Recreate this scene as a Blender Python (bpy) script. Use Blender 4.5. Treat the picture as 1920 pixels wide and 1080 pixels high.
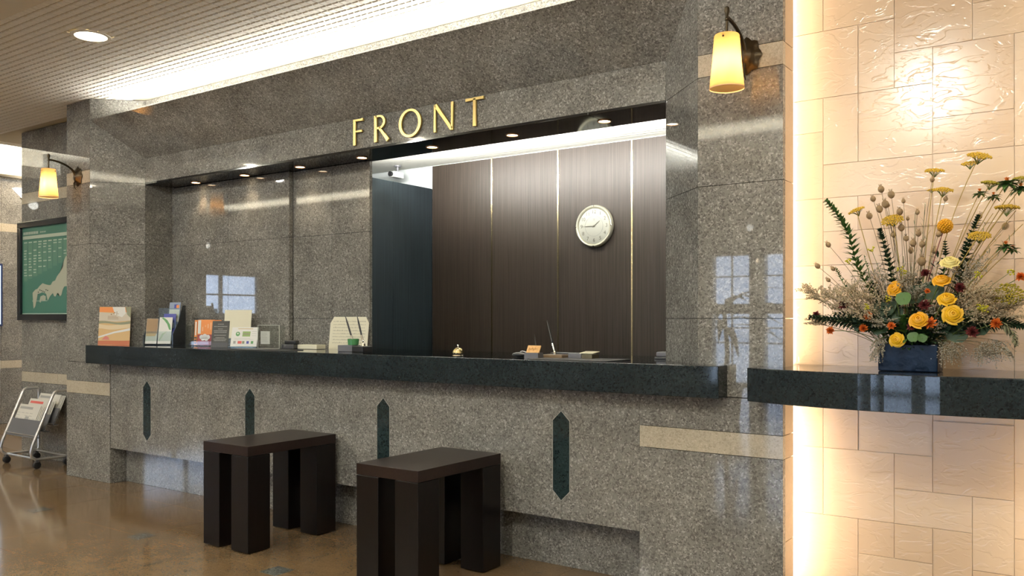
import bpy, bmesh, math, random
from mathutils import Vector, Matrix

for o in list(bpy.data.objects):
    bpy.data.objects.remove(o)
SC = bpy.context.scene
COL = SC.collection
random.seed(7)
PI = math.pi

# ------------------------------------------------------------------ camera
EYE = 1.2
FPX = 1615.0
YAW = math.radians(35.2)
HORIZON = 597.0
cam_d = bpy.data.cameras.new('camera')
cam_d.sensor_width = 36.0
cam_d.lens = FPX / 1920.0 * 36.0
cam_d.shift_y = (HORIZON - 540.0) / 1920.0
cam_d.clip_start = 0.05
cam_d.clip_end = 200.0
cam = bpy.data.objects.new('camera', cam_d)
COL.objects.link(cam)
cam.location = (0, 0, EYE)
cam.rotation_euler = (PI / 2, 0, YAW)
SC.camera = cam

# ------------------------------------------------------------------ view and sky
SC.view_settings.view_transform = 'Standard'
SC.view_settings.look = 'None'
SC.view_settings.gamma = 1.0
SC.view_settings.use_curve_mapping = False
SC.view_settings.exposure = 0.1
SC.cycles.max_bounces = 10
SC.cycles.diffuse_bounces = 4
SC.cycles.glossy_bounces = 4
SC.cycles.transparent_max_bounces = 12
SC.cycles.sample_clamp_indirect = 6.0
SC.cycles.caustics_reflective = False
SC.cycles.caustics_refractive = False
w = bpy.data.worlds.new('sky')
SC.world = w
w.use_nodes = True
_bg = w.node_tree.nodes['Background']
_bg.inputs[0].default_value = (0.62, 0.76, 1.0, 1)
_bg.inputs[1].default_value = 8.5


def lamp(name, kind, loc, energy, color=(1, 1, 1), rot=None, size=None, size_y=None, spot=None, blend=0.5, radius=None, target=None):
    d = bpy.data.lights.new(name, kind)
    d.energy = energy
    d.color = color
    if kind == 'AREA':
        d.shape = 'RECTANGLE'
        d.size = size
        d.size_y = size_y or size
    if kind == 'SPOT':
        d.spot_size = math.radians(spot)
        d.spot_blend = blend
    if radius is not None and kind != 'AREA':
        d.shadow_soft_size = radius
    o = bpy.data.objects.new(name, d)
    COL.objects.link(o)
    o.location = loc
    if target is not None:
        o.rotation_euler = (Vector(target) - Vector(loc)).to_track_quat('-Z', 'Y').to_euler()
    elif rot is not None:
        o.rotation_euler = rot
    return o


WARM = (1.0, 0.80, 0.56)
NEUT = (0.98, 0.97, 0.88)
UP = (PI, 0, 0)
# cove tubes behind the lip of the portal header
lamp('cove_tube', 'AREA', (-3.86, 3.505, 2.694), 50, (1, 0.96, 0.87), UP, 4.3, 0.05)
# lobby coves (raised ceiling edges, plus one added mid-lobby)
lamp('lobby_cove', 'AREA', (-3.6, 2.09, 2.905), 420, NEUT, UP, 9.5, 0.05)
lamp('lobby_cove', 'AREA', (-5.0, -1.725, 2.82), 420, NEUT, UP, 16, 0.12)  # added light in an invented hanging trough, lifts the upper granite
lamp('passage_cove', 'AREA', (-10.27, 3.8, 2.91), 120, NEUT, UP, 0.05, 5.0)
# added fill lights, unseen above the soffit, brightening the office ceiling
lamp('office_fill', 'AREA', (-3.2, 4.74, 2.392), 190, (1, 0.98, 0.92), None, 3.0, 0.06, target=(-3.2, 5.2, 2.90))
lamp('office_fill', 'AREA', (-3.2, 4.30, 2.34), 3, (1, 0.98, 0.92), None, 3.4, 0.08, target=(-3.2, 5.4, 2.40))
# vertical tubes in the slots either side of the stone niche
for sx, dx in ((-1.165, 0.75), (0.005, -0.75)):
    lamp('slot_tube', 'AREA', (sx, 3.622, 1.45), 7.5, (1, 0.83, 0.63), None, 0.03, 2.7, target=(sx + dx, 3.622 + 0.40, 1.45))
for sx, dx in ((-1.165, 0.75), (0.005, -0.75)):
    lamp('niche_low_fill', 'AREA', (sx, 3.615, 0.44), 2.6, (1, 0.83, 0.63), None, 0.03, 0.8, target=(sx + dx, 3.615 + 0.14, 0.44))  # added lower fills that brighten the stone under the shelf
# added spot with no fixture, brightens the niche from in front
lamp('niche_fill', 'SPOT', (-0.60, 2.9, 2.80), 30, (1, 0.83, 0.62), None, spot=70, blend=1.0, radius=0.05, target=(-0.58, 3.72, 1.0))
# daylight coming through the lobby windows: portals guide the sky light
def portal(loc, rot, sx, sy):
    o = lamp('window_portal', 'AREA', loc, 1.0, (1, 1, 1), rot, sx, sy)
    o.data.cycles.is_portal = True
portal((-3.8, -7.95, 1.17), (PI / 2, 0, 0), 4.7, 2.3)
portal((-13.95, -2.4, 1.66), (PI / 2, 0, -PI / 2), 1.8, 0.72)


# ------------------------------------------------------------------ materials
def new_mat(name):
    m = bpy.data.materials.new(name)
    m.use_nodes = True
    nt = m.node_tree
    return m, nt, nt.nodes['Principled BSDF']


def mat(name, color, rough=0.5, metal=0.0, spec=0.5, emit=None, es=0.0, bump=None, vary=None, coat=0.0, trans=0.0):
    m, nt, b = new_mat(name)
    b.inputs['Base Color'].default_value = (*color, 1)
    b.inputs['Roughness'].default_value = rough
    b.inputs['Metallic'].default_value = metal
    b.inputs['Specular IOR Level'].default_value = spec
    b.inputs['Coat Weight'].default_value = coat
    b.inputs['Transmission Weight'].default_value = trans
    if emit:
        b.inputs['Emission Color'].default_value = (*emit, 1)
        b.inputs['Emission Strength'].default_value = es
    if vary or bump:
        tc = nt.nodes.new('ShaderNodeTexCoord')
        n = nt.nodes.new('ShaderNodeTexNoise')
        n.inputs['Detail'].default_value = 4
        nt.links.new(tc.outputs['Object'], n.inputs['Vector'])
        if vary:
            scale, c2 = vary
            n.inputs['Scale'].default_value = scale
            mx = nt.nodes.new('ShaderNodeMix')
            mx.data_type = 'RGBA'
            mx.inputs[6].default_value = (*color, 1)
            mx.inputs[7].default_value = (*c2, 1)
            cr = nt.nodes.new('ShaderNodeMapRange')
            cr.inputs[1].default_value = 0.35
            cr.inputs[2].default_value = 0.65
            nt.links.new(n.outputs['Fac'], cr.inputs[0])
            nt.links.new(cr.outputs[0], mx.inputs[0])
            nt.links.new(mx.outputs[2], b.inputs['Base Color'])
        if bump:
            bs, bd = bump
            n2 = nt.nodes.new('ShaderNodeTexNoise')
            n2.inputs['Scale'].default_value = bs
            n2.inputs['Detail'].default_value = 5
            nt.links.new(tc.outputs['Object'], n2.inputs['Vector'])
            bp = nt.nodes.new('ShaderNodeBump')
            bp.inputs['Strength'].default_value = 0.6
            bp.inputs['Distance'].default_value = bd
            nt.links.new(n2.outputs['Fac'], bp.inputs['Height'])
            nt.links.new(bp.outputs[0], b.inputs['Normal'])
    return m


def granite(name, dark, mid, light, rough, scale=95.0, spec=0.5, stretch=(1, 1, 1), big=0.2):
    m, nt, b = new_mat(name)
    L = nt.links
    tc = nt.nodes.new('ShaderNodeTexCoord')
    mp = nt.nodes.new('ShaderNodeMapping')
    mp.inputs['Scale'].default_value = stretch
    L.new(tc.outputs['Object'], mp.inputs[0])
    vo = nt.nodes.new('ShaderNodeTexVoronoi')
    vo.inputs['Scale'].default_value = scale
    vo.inputs['Randomness'].default_value = 1.0
    # warp so that the flecks become irregular
    nz = nt.nodes.new('ShaderNodeTexNoise')
    nz.inputs['Scale'].default_value = scale * 0.55
    nz.inputs['Detail'].default_value = 2
    L.new(mp.outputs[0], nz.inputs['Vector'])
    va = nt.nodes.new('ShaderNodeVectorMath')
    va.operation = 'MULTIPLY_ADD'
    va.inputs[1].default_value = (0.018, 0.018, 0.018)
    L.new(nz.outputs['Color'], va.inputs[0])
    L.new(mp.outputs[0], va.inputs[2])
    L.new(va.outputs[0], vo.inputs['Vector'])
    sp = nt.nodes.new('ShaderNodeSeparateColor')
    L.new(vo.outputs['Color'], sp.inputs[0])
    cr = nt.nodes.new('ShaderNodeValToRGB')
    e = cr.color_ramp.elements
    e[0].position = 0.0
    e[0].color = (*dark, 1)
    e[1].position = 1.0
    e[1].color = (*light, 1)
    for p, c in ((0.16, dark), (0.34, mid), (0.78, mid)):
        x = e.new(p)
        x.color = (*c, 1)
    L.new(sp.outputs[0], cr.inputs[0])
    n2 = nt.nodes.new('ShaderNodeTexNoise')
    n2.inputs['Scale'].default_value = 5.0
    n2.inputs['Detail'].default_value = 6
    L.new(mp.outputs[0], n2.inputs['Vector'])
    mr = nt.nodes.new('ShaderNodeMapRange')
    mr.inputs[1].default_value = 0.3
    mr.inputs[2].default_value = 0.7
    mr.inputs[3].default_value = 1.0 - big
    mr.inputs[4].default_value = 1.0 + big
    L.new(n2.outputs['Fac'], mr.inputs[0])
    mx = nt.nodes.new('ShaderNodeVectorMath')
    mx.operation = 'SCALE'
    L.new(cr.outputs[0], mx.inputs[0])
    L.new(mr.outputs[0], mx.inputs['Scale'])
    L.new(mx.outputs[0], b.inputs['Base Color'])
    b.inputs['Roughness'].default_value = rough
    b.inputs['Specular IOR Level'].default_value = spec
    return m


def wood(name, c1, c2, rough, sx=140.0, sz=1.6):
    m, nt, b = new_mat(name)
    L = nt.links
    tc = nt.nodes.new('ShaderNodeTexCoord')
    mp = nt.nodes.new('ShaderNodeMapping')
    mp.inputs['Scale'].default_value = (sx, sx, sz)
    L.new(tc.outputs['Object'], mp.inputs[0])
    nz = nt.nodes.new('ShaderNodeTexNoise')
    nz.inputs['Scale'].default_value = 1.0
    nz.inputs['Detail'].default_value = 4
    nz.inputs['Roughness'].default_value = 0.65
    L.new(mp.outputs[0], nz.inputs['Vector'])
    cr = nt.nodes.new('ShaderNodeValToRGB')
    e = cr.color_ramp.elements
    e[0].position = 0.32
    e[0].color = (*c1, 1)
    e[1].position = 0.68
    e[1].color = (*c2, 1)
    L.new(nz.outputs['Fac'], cr.inputs[0])
    L.new(cr.outputs[0], b.inputs['Base Color'])
    b.inputs['Roughness'].default_value = rough
    b.inputs['Specular IOR Level'].default_value = 0.28
    return m


def clear_mat(name, tint=(1, 1, 1), gloss=0.10, rough=0.02):
    """thin clear sheet: mostly see-through with a surface reflection"""
    m = bpy.data.materials.new(name)
    m.use_nodes = True
    nt = m.node_tree
    nt.nodes.clear()
    out = nt.nodes.new('ShaderNodeOutputMaterial')
    t = nt.nodes.new('ShaderNodeBsdfTransparent')
    t.inputs[0].default_value = (*tint, 1)
    g = nt.nodes.new('ShaderNodeBsdfGlossy')
    g.inputs['Roughness'].default_value = rough
    lw = nt.nodes.new('ShaderNodeLayerWeight')
    pw = nt.nodes.new('ShaderNodeMath')
    pw.operation = 'POWER'
    pw.inputs[1].default_value = 4.0
    nt.links.new(lw.outputs['Facing'], pw.inputs[0])
    fr = nt.nodes.new('ShaderNodeMath')
    fr.operation = 'MULTIPLY_ADD'
    fr.inputs[1].default_value = 0.9
    fr.inputs[2].default_value = gloss
    fr.use_clamp = True
    nt.links.new(pw.outputs[0], fr.inputs[0])
    mx = nt.nodes.new('ShaderNodeMixShader')
    nt.links.new(fr.outputs[0], mx.inputs[0])
    nt.links.new(t.outputs[0], mx.inputs[1])
    nt.links.new(g.outputs[0], mx.inputs[2])
    nt.links.new(mx.outputs[0], out.inputs[0])
    return m


def shade_mat(name, col):
    """amber glass lampshade: scatters the bulb's light through its wall"""
    m = bpy.data.materials.new(name)
    m.use_nodes = True
    nt = m.node_tree
    nt.nodes.clear()
    out = nt.nodes.new('ShaderNodeOutputMaterial')
    t = nt.nodes.new('ShaderNodeBsdfTranslucent')
    t.inputs[0].default_value = (*col, 1)
    d = nt.nodes.new('ShaderNodeBsdfDiffuse')
    d.inputs[0].default_value = (*col, 1)
    g = nt.nodes.new('ShaderNodeBsdfGlossy')
    g.inputs['Roughness'].default_value = 0.15
    a = nt.nodes.new('ShaderNodeMixShader')
    a.inputs[0].default_value = 0.10
    nt.links.new(t.outputs[0], a.inputs[1])
    nt.links.new(d.outputs[0], a.inputs[2])
    b = nt.nodes.new('ShaderNodeMixShader')
    b.inputs[0].default_value = 0.05
    nt.links.new(a.outputs[0], b.inputs[1])
    nt.links.new(g.outputs[0], b.inputs[2])
    nt.links.new(b.outputs[0], out.inputs[0])
    return m


def stone_mat(name, c1, c2):
    """cleft-faced beige stone tile"""
    m, nt, b = new_mat(name)
    L = nt.links
    tc = nt.nodes.new('ShaderNodeTexCoord')
    n = nt.nodes.new('ShaderNodeTexNoise')
    n.inputs['Scale'].default_value = 9
    n.inputs['Detail'].default_value = 6
    L.new(tc.outputs['Object'], n.inputs['Vector'])
    mx = nt.nodes.new('ShaderNodeMix')
    mx.data_type = 'RGBA'
    mx.inputs[6].default_value = (*c1, 1)
    mx.inputs[7].default_value = (*c2, 1)
    L.new(n.outputs['Fac'], mx.inputs[0])
    L.new(mx.outputs[2], b.inputs['Base Color'])
    b.inputs['Roughness'].default_value = 0.20
    b.inputs['Specular IOR Level'].default_value = 0.7
    mp = nt.nodes.new('ShaderNodeMapping')
    mp.inputs['Scale'].default_value = (7, 7, 16)
    mp.inputs['Rotation'].default_value = (0, 0.35, 0)
    L.new(tc.outputs['Object'], mp.inputs[0])
    v = nt.nodes.new('ShaderNodeTexNoise')
    v.inputs['Scale'].default_value = 1.3
    v.inputs['Detail'].default_value = 3
    v.inputs['Distortion'].default_value = 0.8
    L.new(mp.outputs[0], v.inputs['Vector'])
    cr = nt.nodes.new('ShaderNodeValToRGB')
    e = cr.color_ramp.elements
    e[0].position = 0.46
    e[0].color = (0, 0, 0, 1)
    e[1].position = 0.50
    e[1].color = (1, 1, 1, 1)
    x = e.new(0.62)
    x.color = (1, 1, 1, 1)
    x = e.new(0.64)
    x.color = (0.4, 0.4, 0.4, 1)
    L.new(v.outputs['Fac'], cr.inputs[0])
    bp = nt.nodes.new('ShaderNodeBump')
    bp.inputs['Strength'].default_value = 0.13
    bp.inputs['Distance'].default_value = 0.004
    L.new(cr.outputs[0], bp.inputs['Height'])
    L.new(bp.outputs[0], b.inputs['Normal'])
    return m


M = {}
M['granite'] = granite('granite', (0.114, 0.110, 0.098), (0.200, 0.193, 0.174), (0.37, 0.362, 0.332), 0.018, scale=150)
M['band'] = granite('band_granite', (0.38, 0.335, 0.25), (0.47, 0.415, 0.32), (0.55, 0.49, 0.39), 0.04, scale=190, big=0.08)
M['joint'] = mat('joint', (0.05, 0.047, 0.042), 0.8)
M['counter'] = granite('counter_granite', (0.009, 0.013, 0.015), (0.015, 0.021, 0.024), (0.026, 0.034, 0.037), 0.05, scale=190, big=0.15)
M['inlay'] = granite('inlay_granite', (0.010, 0.017, 0.018), (0.018, 0.030, 0.031), (0.03, 0.045, 0.045), 0.06, scale=160)
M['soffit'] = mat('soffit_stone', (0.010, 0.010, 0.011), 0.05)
M['floor'] = granite('floor_marble', (0.160, 0.104, 0.053), (0.185, 0.120, 0.061), (0.222, 0.147, 0.078), 0.10, scale=190, stretch=(1, 1, 1), big=0.16)
M['floor_joint'] = mat('floor_joint', (0.10, 0.065, 0.035), 0.6)
M['floor_inset'] = granite('floor_inset', (0.06, 0.065, 0.06), (0.10, 0.11, 0.10), (0.17, 0.18, 0.17), 0.12, scale=120)
M['ceil_pad'] = mat('ceiling_pad', (0.86, 0.84, 0.78), 0.8)
M['ceil_back'] = mat('ceiling_back', (0.52, 0.47, 0.36), 0.9)
M['cream'] = mat('cream_plaster', (0.78, 0.73, 0.62), 0.7)
M['white_pad'] = mat('office_ceiling_pad', (0.80, 0.80, 0.74), 0.8)
M['grey_wall'] = mat('grey_paint', (0.42, 0.45, 0.45), 0.8)
M['dark_wood'] = wood('dark_wall_wood', (0.010, 0.007, 0.005), (0.034, 0.025, 0.019), 0.45)
M['daylit_wood'] = wood('daylit_dark_wood', (0.006, 0.009, 0.011), (0.018, 0.025, 0.030), 0.4)  # same dark wood, cool daylight reflection painted into its colour
M['brass_strip'] = mat('brass_strip', (0.72, 0.60, 0.36), 0.25, 1.0)
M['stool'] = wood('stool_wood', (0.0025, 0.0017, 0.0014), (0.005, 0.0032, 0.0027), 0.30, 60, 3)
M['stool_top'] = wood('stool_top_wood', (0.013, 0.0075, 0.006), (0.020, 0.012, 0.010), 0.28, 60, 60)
M['gold'] = mat('gold_letter', (0.66, 0.49, 0.19), 0.33, 1.0)
M['bronze'] = mat('dark_bronze', (0.055, 0.040, 0.022), 0.35, 0.85, bump=(90, 0.002))
M['shade'] = shade_mat('amber_glass', (0.55, 0.33, 0.13))
M['bulb'] = mat('bulb', (1, 1, 1), 0.5, emit=(1.0, 0.72, 0.36), es=60)
M['downlight'] = mat('downlight_lens', (1, 1, 1), 0.5, emit=(1.0, 0.82, 0.55), es=14)
M['ring'] = mat('downlight_ring', (0.45, 0.22, 0.09), 0.35, 0.6)
M['ring_white'] = mat('downlight_ring_white', (0.8, 0.77, 0.70), 0.5)
for i, (c1, c2) in enumerate((((0.56, 0.410, 0.270), (0.60, 0.440, 0.292)), ((0.59, 0.438, 0.292), (0.63, 0.47, 0.32)), ((0.57, 0.418, 0.275), (0.62, 0.462, 0.31)), ((0.60, 0.456, 0.31), (0.64, 0.486, 0.337)), ((0.53, 0.375, 0.238), (0.58, 0.418, 0.27)))):
    M['stone%d' % i] = stone_mat('beige_stone_%d' % i, c1, c2)
M['grout'] = mat('grout', (0.82, 0.70, 0.54), 0.9)
M['black'] = mat('black_plastic', (0.012, 0.012, 0.013), 0.35)
M['dark_grey'] = mat('dark_grey_plastic', (0.05, 0.05, 0.055), 0.4)
M['grey'] = mat('grey_plastic', (0.13, 0.13, 0.145), 0.45)
M['steel'] = mat('silver_tube', (0.62, 0.61, 0.60), 0.28, 0.8)
M['chrome'] = mat('chrome', (0.85, 0.82, 0.72), 0.10, 1.0)
M['paper'] = mat('paper', (0.78, 0.77, 0.72), 0.7)
M['cream_paper'] = mat('cream_paper', (0.80, 0.76, 0.58), 0.7)
M['ink'] = mat('ink', (0.08, 0.08, 0.08), 0.7)
M['ink_grey'] = mat('ink_grey', (0.33, 0.33, 0.31), 0.7)
M['white'] = mat('white_print', (0.8, 0.8, 0.78), 0.6)
M['clear'] = clear_mat('clear_acrylic', (0.96, 0.97, 0.96), 0.05)
M['clear_edge'] = clear_mat('clear_acrylic_edge', (0.88, 0.91, 0.88), 0.02, 0.15)
M['glass'] = clear_mat('window_glass', (0.96, 0.98, 1.0), 0.05)


# ------------------------------------------------------------------ geometry helpers
class MB:
    def __init__(self, mtx=None):
        self.v = []
        self.f = []
        self.m = mtx

    def add(self, vs, fs):
        b = len(self.v)
        if self.m is not None:
            vs = [self.m @ Vector(p) for p in vs]
        self.v += [tuple(p) for p in vs]
        self.f += [tuple(b + i for i in f) for f in fs]
        return self

    def box(self, x0, x1, y0, y1, z0, z1):
        return self.add([(x0, y0, z0), (x1, y0, z0), (x1, y1, z0), (x0, y1, z0), (x0, y0, z1), (x1, y0, z1), (x1, y1, z1), (x0, y1, z1)],
                        [(0, 3, 2, 1), (4, 5, 6, 7), (0, 1, 5, 4), (1, 2, 6, 5), (2, 3, 7, 6), (3, 0, 4, 7)])

    def prism(self, poly, fn, a, b):
        """poly: 2-D outline, fn(u, v, w) -> point, extruded from w=a to w=b"""
        n = len(poly)
        vs = [fn(u, v, a) for u, v in poly] + [fn(u, v, b) for u, v in poly]
        fs = [tuple(range(n - 1, -1, -1)), tuple(range(n, 2 * n))]
        fs += [(i, (i + 1) % n, n + (i + 1) % n, n + i) for i in range(n)]
        return self.add(vs, fs)

    def tube(self, pts, r, n=6, caps=True):
        pts = [Vector(p) for p in pts]
        rs = r if isinstance(r, (list, tuple)) else [r] * len(pts)
        vs, fs = [], []
        up = Vector((0, 0, 1))
        prev = None
        for i, p in enumerate(pts):
            d = (pts[min(i + 1, len(pts) - 1)] - pts[max(i - 1, 0)]).normalized()
            if prev is None:
                a = d.orthogonal().normalized()
            else:
                a = (prev - d * prev.dot(d))
                a = a.normalized() if a.length > 1e-6 else d.orthogonal().normalized()
            prev = a
            c = d.cross(a)
            for k in range(n):
                t = 2 * PI * k / n
                vs.append(p + (a * math.cos(t) + c * math.sin(t)) * rs[i])
        for i in range(len(pts) - 1):
            for k in range(n):
                k2 = (k + 1) % n
                fs.append((i * n + k, i * n + k2, (i + 1) * n + k2, (i + 1) * n + k))
        if caps:
            fs.append(tuple(range(n - 1, -1, -1)))
            fs.append(tuple((len(pts) - 1) * n + k for k in range(n)))
        return self.add(vs, fs)

    def lathe(self, prof, n=24, center=(0, 0, 0), axis='z', closed=False):
        """prof: list of (radius, height)"""
        vs, fs = [], []
        cx, cy, cz = center
        for r, h in prof:
            for k in range(n):
                t = 2 * PI * k / n
                a, b = r * math.cos(t), r * math.sin(t)
                if axis == 'z':
                    vs.append((cx + a, cy + b, cz + h))
                elif axis == 'y':
                    vs.append((cx + a, cy + h, cz + b))
                else:
                    vs.append((cx + h, cy + a, cz + b))
        m = len(prof)
        for i in range(m - 1 if not closed else m):
            j = (i + 1) % m
            for k in range(n):
                k2 = (k + 1) % n
                q = (i * n + k, i * n + k2, j * n + k2, j * n + k)
                fs.append(q if axis != 'y' else q[::-1])
        if not closed:
            if prof[0][0] > 1e-6 and prof[1][0] > 1e-6:
                f = tuple(range(n))
                fs.append(f[::-1] if axis != 'y' else f)
            if prof[-1][0] > 1e-6 and prof[-2][0] > 1e-6:
                f = tuple((m - 1) * n + k for k in range(n))
                fs.append(f if axis != 'y' else f[::-1])
        return self.add(vs, fs)

    def ball(self, c, r, nu=8, nv=5, sc=(1, 1, 1)):
        prof = []
        vs, fs = [], []
        c = Vector(c)
        vs.append(c + Vector((0, 0, -r * sc[2])))
        for j in range(1, nv):
            ph = -PI / 2 + PI * j / nv
            for k in range(nu):
                t = 2 * PI * k / nu
                vs.append(c + Vector((r * math.cos(ph) * math.cos(t) * sc[0], r * math.cos(ph) * math.sin(t) * sc[1], r * math.sin(ph) * sc[2])))
        vs.append(c + Vector((0, 0, r * sc[2])))
        top = len(vs) - 1
        for k in range(nu):
            k2 = (k + 1) % nu
            fs.append((0, 1 + k2, 1 + k))
            for j in range(nv - 2):
                fs.append((1 + j * nu + k, 1 + j * nu + k2, 1 + (j + 1) * nu + k2, 1 + (j + 1) * nu + k))
            fs.append((1 + (nv - 2) * nu + k, 1 + (nv - 2) * nu + k2, top))
        return self.add(vs, fs)

    def octa(self, c, r):
        x, y, z = c
        return self.add([(x + r, y, z), (x - r, y, z), (x, y + r, z), (x, y - r, z), (x, y, z + r), (x, y, z - r)],
                        [(0, 2, 4), (2, 1, 4), (1, 3, 4), (3, 0, 4), (2, 0, 5), (1, 2, 5), (3, 1, 5), (0, 3, 5)])


def obj(name, mb, m, parent=None, smooth=False, bevel=0.0, seg=2):
    me = bpy.data.meshes.new(name)
    me.from_pydata(mb.v, [], mb.f)
    me.update()
    if m is not None:
        me.materials.append(m)
    o = bpy.data.objects.new(name, me)
    COL.objects.link(o)
    if smooth:
        for p in me.polygons:
            p.use_smooth = True
        if smooth != 'all':
            try:
                me.set_sharp_from_angle(angle=math.radians(40))
            except Exception:
                pass
    if bevel:
        b = o.modifiers.new('bevel', 'BEVEL')
        b.width = bevel
        b.segments = seg
        b.limit_method = 'ANGLE'
        b.angle_limit = math.radians(40)
    if parent is not None:
        o.parent = parent
    return o


def thing(name, label, cat, loc=(0, 0, 0), rotz=0.0, group=None):
    o = bpy.data.objects.new(name, None)
    o.empty_display_size = 0.1
    COL.objects.link(o)
    o.location = loc
    o.rotation_euler = (0, 0, rotz)
    o['label'] = label
    o['category'] = cat
    if group:
        o['group'] = group
    return o


def tag(o, label, cat, group=None):
    o['label'] = label
    o['category'] = cat
    if group:
        o['group'] = group
    return o


def struct(o):
    o['kind'] = 'structure'
    return o


def dup(root, loc, rotz=0.0, label=None, group=None):
    r = root.copy()
    COL.objects.link(r)
    r.location = loc
    r.rotation_euler = (0, 0, rotz)
    if label:
        r['label'] = label
    if group:
        r['group'] = group
    for ch in list(root.children):
        c = ch.copy()
        COL.objects.link(c)
        c.parent = r
        for g in list(ch.children):
            d = g.copy()
            COL.objects.link(d)
            d.parent = c
    return r


def ray(px, py):
    u = (px - 960.0) / FPX
    return Vector((-math.sin(YAW) + u * math.cos(YAW), math.cos(YAW) + u * math.sin(YAW), (HORIZON - py) / FPX))


def onY(px, py, Y):
    """where the sight line of a measured photo point meets the upright plane at depth Y"""
    d = ray(px, py)
    return Vector((0, 0, EYE)) + d * (Y / d.y)


def slab(name, p, thick, m, parent, gap=0.0012, bevel=0.0):
    """flat stone slab: p = four corners of the face in order (seen from outside, counter-clockwise), body behind the face"""
    P = [Vector(q) for q in p]
    n = (P[1] - P[0]).cross(P[3] - P[0]).normalized()
    c = sum(P, Vector()) / 4
    Q = []
    for i in range(4):
        a = (P[(i + 1) % 4] - P[i]).normalized()
        b = (P[(i - 1) % 4] - P[i]).normalized()
        Q.append(P[i] + (a + b) * gap)
    mb = MB()
    mb.add(Q + [q - n * thick for q in Q], [(0, 1, 2, 3), (7, 6, 5, 4), (0, 4, 5, 1), (1, 5, 6, 2), (2, 6, 7, 3), (3, 7, 4, 0)])
    return obj(name, mb, m, parent)


def slabY(name, x0, x1, z0, z1, Y, m, parent, thick=0.02, gap=0.0012):
    return slab(name, [(x0, Y, z0), (x1, Y, z0), (x1, Y, z1), (x0, Y, z1)], thick, m, parent, gap)


def text_mb(s, size, extrude=0.0, fn=None):
    cu = bpy.data.curves.new('txt', 'FONT')
    cu.body = s
    cu.size = size
    cu.extrude = extrude
    cu.align_x = 'CENTER'
    cu.align_y = 'CENTER'
    to = bpy.data.objects.new('txt', cu)
    COL.objects.link(to)
    bpy.context.view_layer.update()
    dg = bpy.context.evaluated_depsgraph_get()
    me = bpy.data.meshes.new_from_object(to.evaluated_get(dg))
    mb = MB()
    vs = [tuple(v.co) for v in me.vertices]
    if fn:
        vs = [fn(*v) for v in vs]
    mb.add(vs, [tuple(p.vertices) for p in me.polygons])
    bpy.data.objects.remove(to)
    bpy.data.curves.remove(cu)
    bpy.data.meshes.remove(me)
    return mb

# ================================================================== dimensions
YA, YB = 3.43, 3.706            # outer face of the portal, recessed face of the opening
XL0, XL1, XL2 = -6.60, -6.268, -5.992      # left pier: outer edge, corner, inner edge
XR2, XR1, XR0 = -1.734, -1.458, -1.096     # right pillar: inner edge, corner, outer edge
ZC, ZCB = 1.006, 0.874          # counter top and underside
ZS, ZF, ZH = 2.217, 2.405, 2.675           # soffit, top of the fascia, lip of the header
ZCEIL = 2.837
BANDS = ((0.635, 0.73), (2.215, 2.31))
G = M['granite']

# ------------------------------------------------------------------ floor
fl = struct(obj('floor', MB().box(-14.2, 4.2, -8.2, 7.2, -0.12, -0.004), M['floor_joint']))
T = 0.5667
x0 = -2.14 - 12 * T
nx, ny = 17, 8
y0 = 2.70 - 5 * T
tile_cache = None
fx = 0
for i in range(-3, 17):
    for j in range(-1, 9):
        xa, xb = x0 + i * T, x0 + (i + 1) * T
        ya, yb = y0 + j * T, y0 + (j + 1) * T
        if yb > 4.3:
            continue
        if tile_cache is None:
            t0 = obj('tile', MB().box(0.001, T - 0.001, 0.001, T - 0.001, -0.02, 0.0), M['floor'], fl)
            tile_cache = t0
            t = t0
        else:
            t = tile_cache.copy()
            COL.objects.link(t)
        t.location = (xa, ya, random.uniform(-0.0004, 0))
ins0 = None
for k in range(-1, 6):
    for yy in (2.70 - 2 * T, 2.70, 2.70 + 2 * T):
        x = -2.14 - 1.1333 * k
        if yy > 3.4 and x > -7:
            continue
        if ins0 is None:
            ins0 = obj('inset_tile', MB().box(-0.058, 0.058, -0.058, 0.058, -0.01, 0.0006), M['floor_inset'], fl)
            t = ins0
        else:
            t = ins0.copy()
            COL.objects.link(t)
        t.location = (x, yy, 0)
far_floor = struct(obj('floor_lobby', MB().box(-14.0, 4.0, -8.0, y0 - T - 0.001, -0.02, -0.0005), M['floor'], None))
ff2 = struct(obj('floor_passage', MB().box(-14.0, x0 - 3 * T - 0.001, y0 - T, 7.0, -0.02, -0.0005), M['floor'], None))
ff3 = struct(obj('floor_office', MB().box(-7.0, -0.9, 4.32, 5.7, -0.02, -0.0005), M['floor'], None))
ff4 = struct(obj('floor_passage_end', MB().box(-10.4, -7.9, 4.25, 7.0, -0.02, -0.0006), M['floor'], None))

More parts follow.
